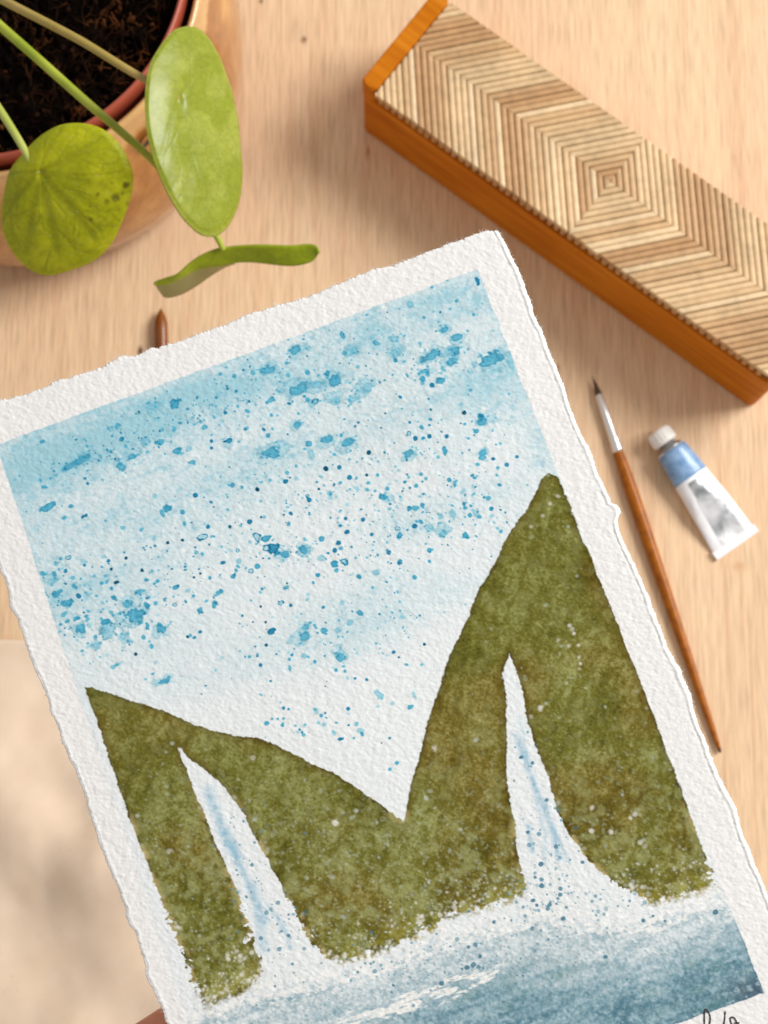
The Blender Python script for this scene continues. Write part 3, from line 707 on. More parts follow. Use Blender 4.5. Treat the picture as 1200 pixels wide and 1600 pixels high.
    panel = sstep(-.6, 1.2, pd)
    # sky wash
    wash = .17 + .18 * sstep(1010, 640, t) + .14 * sstep(460, 60, U) * sstep(1080, 900, Vv)
    blobs = [(150, 690, 190, 34, .62), (330, 615, 130, 24, .50), (40, 765, 70, 45, .30), (520, 560, 170, 42, .22), (770, 600, 75, 42, .42), (640, 500, 120, 30, .26), (650, 640, 130, 28, .22),
             (420, 715, 100, 30, .24), (100, 935, 50, 42, .34), (600, 985, 120, 60, .32), (470, 1020, 160, 36, .24), (850, 690, 26, 60, .28), (800, 490, 40, 70, .22), (300, 780, 160, 34, .24),
             (240, 1000, 90, 26, .10), (690, 800, 120, 26, .24), (190, 900, 130, 28, .18), (560, 1060, 90, 30, .14), (700, 460, 70, 16, .18), (210, 640, 120, 18, .25)]
    for x, y, sx, sy, k_ in blobs:
        s0 = x * math.cos(al) - y * math.sin(al); t0 = x * math.sin(al) + y * math.cos(al)
        wash += k_ * np.exp(-((s - s0 + 30 * wx) / sx) ** 2 - ((t - t0 + 26 * wy) / sy) ** 2)
    wash *= .55 + .9 * fbm(s / 60, t / 26, 4, 4)
    wash += .30 * sstep(.52, .72, fbm(s / 13, t / 6, 7, 4, .6)) * sstep(.14, .42, wash)
    wash *= 1 - .80 * sstep(1060, 1190, t)
    wash += .10 * sstep(6, 0, pd) * (wash > .15) 
    wash *= .70 + .62 * (1 - grain)
    lay(panel * np.clip(wash, 0, 1), (106, 182, 200))
    lay(panel * .34 * np.ones(A.shape), (226, 237, 241))
    # splatter
    TONE = {'l': ((112, 184, 208), .72), 'm': ((56, 152, 188), .92), 'd': ((22, 112, 156), .97), 'k': ((6, 66, 96), .98)}
    def splat(x, y, rx, ry, tone, ang=-19, ring=False, alpha=1.0, col=None):
        a, b = px2ab(x, y); R_ = (max(rx, ry) * 1.7 + 3) * ZP / FPX
        j0, j1 = np.searchsorted(gb, [b - R_, b + R_])
        i0, i1 = np.searchsorted(A[min(max((j0 + j1) // 2, 0), nb - 1)], [a - R_, a + R_])
        if i1 - i0 < 1 or j1 - j0 < 1: return
        sl = (slice(j0, j1), slice(i0, i1)); big = max(rx, ry) > 4.5
        dx = U[sl] - x + (rx * .9 * wx[sl] * 1.3 if big else 0) + (2.4 if big else .5) * w2x[sl] * 1.6; dy = Vv[sl] - y + (ry * .9 * wy[sl] * 1.3 if big else 0) + (2.4 if big else .5) * w2y[sl] * 1.6
        ca, sa = math.cos(math.radians(ang)), math.sin(math.radians(ang))
        q = np.sqrt(((dx * ca + dy * sa) / rx) ** 2 + ((-dx * sa + dy * ca) / ry) ** 2)
        if big: q = q * 1.04 + .72 * (fbm(U[sl] / 6.0, Vv[sl] / 5.0, 2, 3, .6) - .5)
        else: q = q + .25 * (fbm(U[sl] / 3, Vv[sl] / 3, 3, 2) - .5)
        px_ = 1.0 / max(1.5, min(rx, ry)); sf = 2.2 if tone == 'l' else 1.25 if tone == 'm' else .8
        m_ = 1 - sstep(1 - px_ * sf, 1 + px_ * .8 * sf, q)
        c, al_ = TONE[tone]; c = col or c; edge = np.exp(-((q - .86) / .16) ** 2)
        f = al_ * alpha * m_ * ((.12 + .95 * edge) if ring else (.80 + .32 * edge)) * panel[sl]
        if big: f = f * (.50 + .85 * fbm(U[sl] / 8, Vv[sl] / 8, 6, 3))
        f = np.clip(f, 0, 1)[..., None]; dk = s2l(c) * (1 - .32 * edge * m_ * (1 if big or ring else .5))[..., None]
        C[sl] = np.where(dk < C[sl], C[sl] ** (1 - f) * np.maximum(dk, 1e-4) ** f, C[sl] + (dk - C[sl]) * f)
    S_ = """462 546 12 8 m;416 577 14 7 m;535 523 5 7 m;582 526 8 5 l;548 549 12 8 l;616 529 8 6 l;620 551 10 8 l;694 515 8 5 m;713 527 10 7 m;673 557 21 8 m;710 549 9 9 m;707 566 10 8 m;
767 562 23 12 m;798 567 5 13 l;660 581 12 4 m;687 594 8 7 m;660 592 5 5 m;675 602 4 4 d;469 608 19 11 m;494 600 14 8 l;523 594 13 9 m;510 583 6 5 m;573 606 12 8 l;554 623 10 5 l;525 627 11 8 l;487 631 10 6 l;
423 626 11 5 m;465 663 8 6 m;510 687 11 7 m;542 692 12 9 m;421 708 20 10 m;481 694 7 6 m;485 710 5 9 l;639 708 10 6 m;754 660 11 8 m;744 674 5 4 m;750 652 5 6 m;752 706 8 5 m;754 713 6 5 m;694 704 4 7 m;
725 645 3.6 3.6 k;673 640 2 2 k;649 685 4 4 d;671 682 3.6 3.6 d;698 682 3.4 3.4 d;576 707 4 4 k;509 732 4.2 4.2 k;530 730 3.6 3.6 d;546 746 4 4 d;573 742 2.5 2.5 k;483 781 4 4 d;498 764 2 2 k;602 646 1.6 1.6 k;
515 771 5 5 l;598 777 7 8 m;659 790 4 6 m;640 794 4 4 m;658 741 3 3 m;710 757 4 5 m;446 752 5 4 d;402 765 3 3 k;408 808 2 2 k;706 802 6 8 l;727 794 3 5 m;687 806 6 6 l;671 825 7 6 l;692 833 10 8 l;727 836 6 5 m;648 822 5 4 d;625 837 6 6 m;
581 835 3 3 d;567 812 3.6 3.6 d;540 810 3 3 d;542 831 5 4 d;529 848 4 4 d;523 860 4 4 d;502 842 5 5 m;430 857 12 8 d;444 867 8 7 m;415 841 8 7 m;473 858 7 7 l;521 879 6 6 m;625 878 5 6 m;671 860 4 4 m;671 877 3 3 m;402 885 5 5 m;
744 802 6 8 l;768 806 4 3 l;745 441 4 7 d;699 438 2 2 m;675 449 2.5 2.5 m;713 471 2.5 2.5 m;740 492 2.8 2.8 m;688 488 2 2 d;640 477 6 8 l;272 630 8 9 m;240 635 10 5 l;127 718 20 9 m;107 730 14 6 m;207 714 12 5 m;190 730 9 7 m;227 690 10 8 l;250 690 9 5 m;
277 705 9 6 m;295 699 6 6 l;320 667 6 4 m;66 690 5 3 m;182 665 9 3 m;75 792 18 7 m;100 809 4 3 m;110 791 4 3 m;131 806 6 3 d;68 761 6 4 m;262 848 2.6 2.6 k;285 844 2.6 2.6 k;305 774 4 4 d;390 815 4.4 4 d;325 823 3.4 3.4 d;359 823 2.6 2.6 k;401 764 3 3 k;
380 578 2 2 d;389 627 2.5 2.5 d;369 611 2.5 2.5 d;352 645 3 3 d;356 688 8 4 d;330 689 3 3 d;330 700 2.6 2.6 d;383 670 2.5 2.5 d;260 795 8 6 m;285 800 4 4 m;242 775 4 4 l;363 758 4 4 m;197 872 2.6 2.6 k;222 891 2.8 2.8 k;
165 814 2 2 m;95 873 3 3 m;132 883 2.5 2.5 d;174 889 2.5 2.5 k;182 910 5 3 k;159 911 3.4 3 m;178 934 4 4 m;138 929 3 3 l;228 906 3 3 m;246 908 4 3 m;274 917 6 4 m;218 925 8 4 m;231 934 4 2.4 d;257 937 2.5 3 m;198 943 9 7 m;211 963 16 12 m;228 947 6 8 m;
168 982 18 17 l;166 972 12 6 m;128 982 10 7 m;135 963 4 2.4 m;88 928 11 6 m;85 907 8 5 l;117 915 4 7 m;105 942 11 6 m;252 982 8 7 m;230 978 4 5 m;192 993 7 8 l;203 1002 4 6 l;150 1010 7 6 l;128 1017 3 2 m;237 1010 3 4 m;212 1022 2.8 2.8 k;
313 953 6 6 m;337 943 6 6 m;343 926 9 5 m;302 931 3 2.6 m;293 923 5 3 l;257 1063 14 5 m;187 1037 6 3 l;293 995 2.4 2.4 k;379 962 2 2 k;182 1039 3 2 m;105 971 5 3 m;348 879 5 3 d;373 877 5 5 l;303 902 2 2 k;313 896 2 2 k;288 818 3 4 m;253 803 4 6 m;262 793 5 4 m;
472 860 7 7 m;502 870 6 6 l;523 880 6 7 m;587 895 6 6 l;648 902 4 4 m;475 995 13 8 m;477 980 7 5 m;492 979 3 5 m;507 985 6 5 m;529 986 6 6 l;532 1026 8 11 m;475 1025 5 5 l;492 1034 3 3 m;525 1047 3 3 m;539 1049 2.5 2.5 m;423 987 9 7 d;563 957 6 6 m;546 972 6 5 l;
535 942 4 4 l;454 946 3 3 d;416 1008 2.6 2.6 k;407 948 2 2 k;415 972 2 2 k;395 972 1.5 1.5 k;423 1064 2 2 d;663 1007 2.5 2.5 k;615 1019 3.4 2.6 d;623 1027 1.6 1.6 k;573 1062 2.5 2.5 d;555 1060 2.5 2 d;656 962 2 2 d;593 1087 6 11 l;613 1099 3 3 l;642 1106 6 4 m;647 1087 3 8 l;590 1104 3 2 l;
443 1106 2.8 2.8 d;451 1108 2.2 2.2 d;544 1107 3.2 3.2 d;495 1110 4 5 l;502 1118 3 3 m;508 1114 2 2 d;417 1130 4.8 3.6 m;425 1123 2 2 m;434 1123 2 2 m;443 1123 2 2 m;441 1133 3 3 m;477 1132 2 2 m;498 1129 3 3 l;506 1132 4 3 l;472 1144 2.2 2.2 d;523 1145 5 6 l;534 1154 6 3 d;545 1133 2 2 d;563 1143 6 6 l;566 1147 3 4 m;553 1153 2 2 m;609 1153 2.2 2.2 d;596 1161 1.2 1.2 k;
620 1192 3.4 3 m;609 1202 2.8 2.8 m;390 1026 3 2 m;402 1025 2 2 d;407 1039 3 3 d;452 1043 3 5 m;452 1030 2.6 2.6 m;432 1022 1.8 1.8 d;383 1026 1.6 1.6 d;556 500 3 2 l;533 680 3 3 m;590 742 3 3 m;640 660 2.4 2.4 d;560 660 2 2 d""".replace('\n', '')
    rs = random.Random(21)
    for q in S_.split(';'):
        w = q.split(); g_ = .88 if float(w[2]) > 4.5 else .95; splat(float(w[0]), float(w[1]), float(w[2]) * g_, float(w[3]) * g_, w[4])
        if float(w[2]) > 6 and rs.random() < .8:                # fine satellites and a faint halo round each larger blot
            splat(float(w[0]) + rs.uniform(-6, 6), float(w[1]) + rs.uniform(-5, 5), float(w[2]) * 1.5, float(w[3]) * 1.5, 'l', alpha=.45)
            for _ in range(6): splat(float(w[0]) + rs.gauss(0, float(w[2]) * 1.3), float(w[1]) + rs.gauss(0, float(w[3]) * 1.3), rs.uniform(1, 3.2), rs.uniform(.8, 2.2), rs.choice('lmm'), alpha=rs.uniform(.5, .9))
    for x, y, rx, ry in ((639, 677, 3.6, 3.6), (621, 825, 6, 4), (537, 877, 7, 6), (108, 871, 6, 4), (273, 945, 3.4, 3), (317, 840, 8, 5), (392, 892, 4.4, 4), (438, 942, 6, 4), (401, 840, 5, 9), (416, 857, 6, 5), (371, 860, 3, 3), (492, 628, 6, 4), (480, 775, 3, 3)): splat(x, y, rx, ry, 'd', ring=True)
    rnd = random.Random(11)
    cl = [(480, 780, 260, 70, 240), (250, 900, 190, 60, 150), (560, 860, 170, 50, 150), (480, 620, 210, 40, 90), (690, 560, 90, 60, 60), (160, 980, 90, 40, 60), (680, 720, 130, 60, 110), (500, 1000, 140, 50, 70), (200, 690, 150, 26, 170), (420, 590, 200, 30, 110), (100, 930, 60, 50, 70), (740, 800, 60, 36, 50), (500, 1130, 70, 20, 16), (600, 950, 120, 80, 50)]
    for x0, y0, sx, sy, n in cl:
        for _ in range(n):
            s_ = rnd.gauss(0, sx * .6); t_ = rnd.gauss(0, sy * .8); x = x0 + s_ * math.cos(al) + t_ * math.sin(al); y = y0 - s_ * math.sin(al) + t_ * math.cos(al)
            r = min(3.6, .75 + rnd.expovariate(1.35)); tn = rnd.choice('llmmmdd') if r > 1.4 else rnd.choice('mmddkl')
            splat(x, y, r * rnd.uniform(.9, 1.5), r, tn, ang=rnd.uniform(-60, 60), alpha=rnd.uniform(.55, 1))
    for x, y in ((441, 890), (286, 860), (604, 640), (755, 640), (330, 865), (300, 782), (600, 480)): splat(x, y, 4, 4, 'l', col=(244, 243, 240))
    # waterfall streaks and water
    def stroke(pts, w, col, a):
        d = np.full(A.shape, 1e9)
        X = U + 5 * wx + 2 * w2x; Y = Vv + 5 * wy
        for (x1, y1), (x2, y2) in zip(pts[:-1], pts[1:]):
            ex, ey = x2 - x1, y2 - y1; h = np.clip(((X - x1) * ex + (Y - y1) * ey) / (ex * ex + ey * ey), 0, 1)
            d = np.minimum(d, np.hypot(X - x1 - h * ex, Y - y1 - h * ey))
        lay(panel * min(1, a * 1.1) * np.exp(-(d / (w * 1.2)) ** 2) * (.35 + 1.1 * fbm(s / 7, t / 7, 3, 2)), col)
    for pts, w, a in (([(325, 1235), (345, 1290), (372, 1345)], 7, .55), ([(352, 1300), (385, 1375), (415, 1440)], 5, .6), ([(395, 1385), (405, 1430), (412, 1480)], 7, .5), ([(420, 1415), (440, 1445), (455, 1480)], 4, .5), ([(335, 1260), (360, 1330)], 3, .4),
                      ([(806, 1150), (822, 1190), (838, 1235), (860, 1290), (875, 1340)], 4.5, .65), ([(825, 1290), (832, 1330)], 4, .6), ([(812, 1120), (826, 1200)], 2.5, .4), ([(850, 1250), (868, 1300), (890, 1350)], 2.5, .5), ([(835, 1240), (850, 1300), (852, 1350)], 3, .35)):
        stroke(pts, w, (146, 188, 208), a)
    # lake
    yw = np.interp(U, [250, 310, 410, 470, 520, 610, 700, 780, 830, 900, 1000, 1060, 1118, 1200], [1600, 1578, 1542, 1535, 1522, 1500, 1462, 1440, 1428, 1434, 1436, 1420, 1398, 1375])
    dpt = (Vv - yw) * math.cos(al) + 7 * wx
    lk = fbm(s / 60, t / 11, 2, 4); lk2 = fbm(s / 10, t / 8, 5, 3); lk3 = fbm(s / 3.6, t / 3.6, 1, 2)
    inten = sstep(-26, 30, dpt) * .40 + sstep(40, 130, dpt) * .34 * (.6 + .7 * sstep(300, 1100, U)) + (lk - .5) * .55 + (lk2 - .5) * .30 + (lk3 - .5) * .42
    inten = np.clip(inten, 0, 1.05) * sstep(-34, 6, dpt)
    lay(panel * np.clip(inten * 1.35, 0, 1) * .85, (152, 180, 190)); lay(panel * np.clip(inten - .28, 0, 1) * 1.15, (100, 144, 158)); lay(panel * np.clip(inten - .72, 0, 1) * 1.5, (54, 92, 112))
    lay(panel * .28 * sstep(.5, .7, fbm(s / 40, t / 18, 7, 3)) * sstep(50, 90, dpt), (92, 134, 128))
    lay(panel * .75 * np.exp(-((U - 1180) / 45) ** 2 - ((Vv - 1548) / 22) ** 2), (56, 72, 92))
    lay(panel * .5 * sstep(3.5, 1, pd) * sstep(40, 80, dpt), (50, 92, 116))
    # dry white streaks and salt blooms on the lake
    stt = np.exp(-((t - (630 * math.sin(al) + 1571 * math.cos(al)) + 10 * wx) / 13) ** 2) * sstep(470, 540, U) * (1 - sstep(740, 800, U))
    lay(panel * .95 * sstep(.42, .56, fbm(s / 20, t / 4, 6, 3) * (stt > .02) * (.6 + .5 * stt)), (240, 238, 234))
    foam = np.exp(-((dpt - 6) / 26) ** 2); lay(panel * .8 * sstep(.52, .64, fbm(s / 9, t / 5, 3, 3) * (.40 + .75 * foam)), (240, 239, 236))
    lay(panel * .5 * sstep(.52, .62, grain + .30 * (.22 - dpt / 90) + .25 * (lk - .5)) * sstep(-30, 0, dpt) * (1 - sstep(50, 80, dpt)), (238, 238, 236))
    sal = sstep(.62, .74, fbm(s / 7, t / 7, 7, 3)); lay(panel * .5 * sal * sstep(50, 90, dpt), (176, 200, 208))
    # mountains with the two falls cut out
    mt = [(130, 1071), (142, 1073), (190, 1089), (215, 1098), (262, 1113), (300, 1130), (330, 1140), (365, 1150), (400, 1152), (420, 1158), (470, 1183), (490, 1195), (520, 1207), (550, 1225), (575, 1243), (600, 1260), (617, 1274), (630, 1284),
          (637, 1245), (648, 1205), (660, 1165), (667, 1130), (680, 1095), (690, 1060), (704, 1022), (720, 990), (735, 952), (748, 920), (765, 895), (785, 852), (800, 826), (820, 800), (835, 770), (848, 746), (858, 738), (872, 744), (1000, 1058), (1052, 1200), (1100, 1330), (1124, 1386),
          (1092, 1398), (1060, 1408), (1018, 1416), (998, 1404), (970, 1392), (940, 1367), (915, 1340), (890, 1305), (870, 1265), (855, 1210), (845, 1186), (837, 1165), (825, 1130), (817, 1085), (805, 1040), (796, 1021), (785, 1052), (791, 1080), (792, 1110), (793, 1160), (791, 1210), (797, 1250), (805, 1282), (807, 1330), (818, 1365), (829, 1390), (806, 1410), (780, 1420),
          (740, 1430), (702, 1437), (680, 1455), (640, 1475), (600, 1490), (560, 1502), (535, 1508), (513, 1500), (497, 1485), (485, 1470), (470, 1445), (450, 1405), (430, 1365), (410, 1330), (394, 1300), (380, 1272), (365, 1250), (350, 1230), (335, 1215), (310, 1196), (290, 1180), (280, 1167), (284, 1186), (295, 1210), (305, 1240), (320, 1270), (330, 1300), (345, 1335), (360, 1370), (375, 1400), (384, 1430), (391, 1452), (400, 1482), (411, 1515), (405, 1535), (390, 1550), (370, 1560), (345, 1568), (322, 1580), (306, 1560), (270, 1455), (200, 1270), (170, 1185), (150, 1125)]
    rag = 1 + 2.2 * sstep(1330, 1480, Vv)
    rows = np.where(Vv.max(1) > 700)[0]; r0 = rows[0]
    md = np.full(A.shape, -99.0)
    md[r0:] = sd_poly(mt, (U + rag * (4.5 * wx + 3.6 * w2x))[r0:], (Vv + rag * (4.5 * wy + 3.6 * w2y))[r0:])
    low = sstep(1250, 1440, t - 0.0 * s)
    md2 = md - 16 * sstep(.50, .78, fbm(s / 8, t / 8, 2, 3)) * sstep(34, 0, np.abs(md)) * sstep(1340, 1430, Vv + .12 * (U - 700))
    foot0 = np.interp(U, [250, 410, 520, 700, 830, 1000, 1118], [1578, 1532, 1512, 1440, 1398, 1416, 1388]) - Vv
    fz0 = sstep(26, -4, foot0) * sstep(1300, 1400, Vv + .1 * (U - 700))
    md2 = md2 - fz0 * 9 * (fbm(s / 3.4, t / 3.4, 6, 2) - .35)
    mk = sstep(-.7 - 5 * fz0, 1.1 + 7 * fz0, md2) * panel
    n1 = fbm(s / 75, t / 75, 3, 4, .55); n2 = fbm(s / 17, t / 17, 4, 4, .6); n3 = fbm(s / 3.2, t / 3.2, 0, 2)
    n4_ = fbm((U + .25 * Vv) / 11, Vv / 46, 7, 3)
    tone = .475 + (n1 - .5) * .62 + (n2 - .5) * .62 + (n4_ - .5) * .40 + (n3 - .5) * .62 - (grain - .5) * .50 - .15 * np.exp(-(md / 10) ** 2)
    # broad areas that are greener or browner
    grn = sstep(.22, .62, fbm(s / 110 + 9, t / 110, 5, 2) + .18 * np.exp(-((U - 480) / 140) ** 2 - ((Vv - 1260) / 120) ** 2) + .15 * np.exp(-((U - 200) / 90) ** 2 - ((Vv - 1180) / 70) ** 2) - .2 * np.exp(-((U - 760) / 130) ** 2 - ((Vv - 1260) / 130) ** 2))
    dk = s2l((82, 71, 22)) * (1 - grn)[..., None] + s2l((80, 78, 26)) * grn[..., None]
    mdc = s2l((114, 101, 40)) * (1 - grn)[..., None] + s2l((113, 110, 46)) * grn[..., None]
    lt = s2l((158, 148, 88)) * (1 - grn)[..., None] + s2l((154, 158, 100)) * grn[..., None]
    ta = np.clip(tone * 2, 0, 1)[..., None]; tb = np.clip(tone * 2 - 1, 0, 1)[..., None]
    mc = dk + (mdc - dk) * ta; mc = mc + (lt - mc) * tb
    mc = mc + (s2l((70, 60, 22)) - mc) * (.8 * np.exp(-((md2 - 1.6) / 2.2) ** 2) * sstep(.34, .5, n2))[..., None]
    mc = mc + (s2l((96, 78, 28)) - mc) * (.40 * sstep(16, 2, md) * sstep(.4, .6, n1))[..., None]
    mc = mc + (s2l((186, 168, 112)) - mc) * (.85 * sstep(14, 1, md) * sstep(.48, .62, fbm(s / 26, t / 26, 6, 3)) * sstep(1190, 1330, Vv))[..., None]
    mot = sstep(.46, .74, fbm(s / 15, t / 15, 2, 4, .55)) * (.22 + .42 * sstep(1150, 1400, Vv + .1 * (U - 600)))
    mc = mc + (s2l((156, 158, 104)) - mc) * mot[..., None]
    mc = mc + (s2l((178, 186, 158)) - mc) * (.36 * sstep(.66, .76, fbm(s / 6, t / 6, 5, 3, .55)) * sstep(1050, 1380, Vv + .1 * (U - 600)))[..., None]
    # bright green along the foot of the hills
    foot = np.interp(U, [250, 410, 520, 700, 830, 1000, 1118], [1575, 1530, 1510, 1437, 1395, 1412, 1385]) - Vv
    mc = mc + (s2l((168, 160, 62)) - mc) * (.32 * sstep(40, 4, foot) * sstep(.35, .6, n2))[..., None]
    C[...] = C + (mc - C) * mk[..., None]
    # pale salt speckles on the hills
    panel_keep = panel.copy(); panel[...] = mk
    def speck(x, y, r, white=False):
        c = rnd.choice(((182, 194, 176), (166, 176, 150), (190, 198, 190), (158, 164, 120))); splat(x, y, r * rnd.uniform(.8, 1.4), r, 'l', ang=rnd.uniform(-90, 90), alpha=rnd.uniform(.5, 1.25), col=(238, 234, 224) if white else c)
    for x0, y0, sx, sy, n in ((490, 1290, 70, 40, 110), (560, 1380, 90, 60, 150), (690, 1340, 60, 50, 100), (720, 1400, 70, 24, 70), (1000, 1290, 70, 60, 60), (980, 1370, 90, 24, 60), (300, 1330, 50, 110, 80), (330, 1500, 50, 50, 60), (230, 1180, 70, 70, 35), (780, 1000, 60, 130, 60), (960, 1060, 60, 120, 60), (880, 860, 30, 70, 24), (870, 1180, 20, 60, 16)):
        for _ in range(n): speck(rnd.gauss(x0, sx), rnd.gauss(y0, sy), min(3.4, .7 + rnd.expovariate(1.5)))
    for x, y, r in ((894, 983, 3.6), (890, 977, 3), (897, 990, 2.5), (872, 1000, 2.4), (889, 1009, 2.6), (904, 1008, 2), (905, 1027, 2.6), (907, 1037, 2.4), (906, 1045, 2), (907, 1057, 1.8), (914, 1075, 1.4), (846, 1107, 4), (830, 1120, 3), (992, 1272, 4), (985, 1278, 3), (1000, 1316, 4), (1008, 1322, 3.4), (925, 1262, 3.2), (924, 1298, 3.6), (955, 1300, 3.4), (265, 1330, 4), (282, 1172, 4), (395, 1184, 4), (525, 1287, 5), (860, 787, 3), (872, 775, 2.6), (848, 806, 3), (830, 823, 3), (680, 1170, 4.4)): speck(x, y, r, True)
    for x0, y0, sx, sy, n in ((272, 1452, 8, 8, 6), (372, 1490, 12, 5, 9), (320, 1553, 14, 6, 9), (355, 1540, 18, 10, 8), (980, 1385, 16, 6, 10), (560, 1490, 40, 8, 14), (690, 1440, 30, 12, 12), (400, 1500, 10, 30, 10), (715, 1425, 30, 8, 10)):
        for _ in range(n): speck(rnd.gauss(x0, sx), rnd.gauss(y0, sy), rnd.uniform(1.4, 4), True)
    for _ in range(800):
        x = rnd.uniform(300, 1120); y = float(np.interp(x, [250, 410, 520, 700, 830, 1000, 1118], [1575, 1530, 1510, 1437, 1395, 1412, 1385])) - abs(rnd.gauss(0, 34)) + 6
        speck(x, y, rnd.uniform(.7, 2.0), rnd.random() < .7)
    panel[...] = panel_keep
    # teal droplets over the falls and the lake
    for x0, y0, sx, sy, n in ((640, 1500, 90, 26, 70), (880, 1440, 70, 36, 70), (860, 1340, 26, 50, 80), (440, 1440, 26, 50, 60), (380, 1340, 26, 50, 46), (860, 1400, 50, 20, 60), (560, 1550, 120, 26, 50), (830, 1200, 14, 60, 18), (740, 1500, 60, 24, 50)):
        for _ in range(n): splat(rnd.gauss(x0, sx), rnd.gauss(y0, sy), *(2 * [min(3.4, .8 + rnd.expovariate(1.4))]), 'd', alpha=rnd.uniform(.4, .9), col=rnd.choice(((86, 132, 152), (112, 152, 168), (60, 108, 132))))
    for x, y, r in ((1118, 1425, 4.4), (1005, 1438, 3.2), (1020, 1431, 2.4), (946, 1495, 3.4), (750, 1495, 3), (740, 1508, 5), (730, 1512, 4), (732, 1480, 3), (772, 1441, 3), (690, 1537, 4), (880, 1435, 4), (845, 1350, 4), (846, 1384, 4), (833, 1407, 3.4), (910, 1347, 3), (825, 1300, 3), (854, 1250, 3), (815, 1183, 3), (832, 1192, 3)): splat(x, y, r, r * .9, 'd', col=(62, 108, 130), alpha=.9)
    # ---- mesh
    P = P0 + A2[..., None] * E1 + B2[..., None] * E2 + Z[..., None] * EN
    org = P0 + aL * E1 + bB * E2
    nv = na * nb; co = P.reshape(-1, 3)
    idx = np.arange(nv).reshape(nb, na)
    quads = np.stack([idx[:-1, :-1], idx[1:, :-1], idx[1:, 1:], idx[:-1, 1:]], -1).reshape(-1, 4)
    # rim skirt + back
    rim = np.concatenate([idx[0, :-1], idx[:-1, -1], idx[-1, :0:-1], idx[:0:-1, 0]]); nr = len(rim)
    cen = co.mean(0); inw = cen - co[rim]; inw /= np.linalg.norm(inw, axis=1)[:, None]
    low_ = co[rim] - EN * .00018 + inw * .00030
    li = nv + np.arange(nr); r2 = np.roll(rim, -1); l2 = np.roll(li, -1)
    skirt = np.stack([rim, r2, l2, li], -1)
    co_all = np.vstack([co, low_]); faces4 = np.vstack([quads, skirt]); n4 = len(faces4)
    jj = np.linspace(4, nb - 5, 44).astype(int); ii = np.linspace(4, na - 5, 32).astype(int); g_ = np.ix_(jj, ii)
    Pb = P0 + A2[g_][..., None] * E1 + B2[g_][..., None] * E2 + (ndimean(Z)[g_] - .00042)[..., None] * EN
    me = bpy.data.meshes.new('watercolour_painting')
    me.vertices.add(len(co_all)); me.vertices.foreach_set('co', co_all.astype(np.float32).ravel())
    loops = faces4.ravel(); me.loops.add(len(loops)); me.loops.foreach_set('vertex_index', loops.astype(np.int32))
    me.polygons.add(n4); me.polygons.foreach_set('loop_start', (np.arange(n4) * 4).astype(np.int32))
    me.update(calc_edges=True); me.validate()
    ca = me.color_attributes.new('paint', 'FLOAT_COLOR', 'POINT')
    col = np.ones((len(co_all), 4), np.float32); col[:nv, :3] = np.clip(C.reshape(-1, 3), 0, 1); col[nv:, :3] = pap
    ca.data.foreach_set('color', col.ravel())
    m = mat('watercolour_paper', rough=.9, spec=.06); k = NT(m)
    at = k.n('ShaderNodeVertexColor'); at.layer_name = 'paint'
    fn = k.noise(k.coords((1, 1, 1)), 2600, 3, .6); k.base(k.mix(.10, at.outputs['Color'], k.ramp(fn, [(.3, G(.5)), (.7, G(1.0))]), 'MULTIPLY')); k.bump(fn, .25, .00015)
    root = empty('watercolour_painting', tuple(org))
    tag(root, 'watercolour of green mountains, two waterfalls and spattered blue sky on deckle edged paper', 'painting')
    sheet = link('paper_sheet', me, m, root)
    bi = np.arange(44 * 32).reshape(44, 32); bf = np.stack([bi[:-1, :-1], bi[:-1, 1:], bi[1:, 1:], bi[1:, :-1]], -1).reshape(-1, 4)
    link('paper_back', mesh('paper_back', Pb.reshape(-1, 3), bf), mat('paper_reverse', L4(240, 235, 231), .9, spec=.06), root)
    # ---- torn fibres along the rim
    V = []; F = []; rr = np.random.default_rng(3)
    for _ in range(1600):
        q = int(rr.integers(nr)); p = co[rim[q]]; out = -inw[q]; nx_ = co[rim[(q + 3) % nr]] - co[rim[q]]
        tn = nx_ / (np.linalg.norm(nx_) + 1e-9); out = np.cross(tn, EN); out = out if np.dot(out, -inw[q]) > 0 else -out
        ln = rr.uniform(.0003, .0011); dv = norm(out + tn * rr.normal(0, .9) + EN * rr.normal(-.1, .3)); cv = tn * rr.normal(0, .35)
        w = np.cross(dv, EN) * rr.uniform(.00003, .00007); b = len(V); p = p - out * .0002 - EN * .0001
        for i in range(4):
            tt = i / 3; c = p + dv * ln * tt + cv * ln * tt * tt; ww = w * (1 - .7 * tt); V += [c - ww, c + ww, c - EN * .00006]
        for i in range(3):
            for g in range(3): h = (g + 1) % 3; F.append((b + 3 * i + g, b + 3 * i + h, b + 3 * i + 3 + h, b + 3 * i + 3 + g))
    tag(link('torn_fibres', mesh('torn_fibres', V, F), mat('paper_fibre', L4(240, 236, 232), .9), root), kind='stuff')
    # ---- pencilled signature under the panel
    ink = mat('signature_ink', L4(52, 50, 52), .7); sg = []
    for pts in ([(1101, 1612), (1100.4, 1596), (1100.6, 1581), (1102.4, 1576.8), (1106, 1580), (1109, 1587), (1109.4, 1594), (1107.5, 1602), (1103, 1607)],
                [(1132.8, 1579.8), (1132.2, 1590), (1131, 1600), (1130.6, 1608)], [(1144, 1602), (1141.4, 1596), (1141, 1591), (1143.5, 1589), (1147, 1590.4), (1150, 1595), (1151.6, 1601), (1149, 1606)],
                [(1147, 1599), (1150, 1597.4), (1155, 1598.4)]):
        Q = catmull([np.array([*q, 0.]) for q in pts], 6); V2 = []; n = len(Q)
        for i, q in enumerate(Q):
            a, b = px2ab(q[0], q[1]); sg_p = P0 + a * E1 + b * E2 + EN * .00022; V2.append(sg_p)
        V = []; F = []
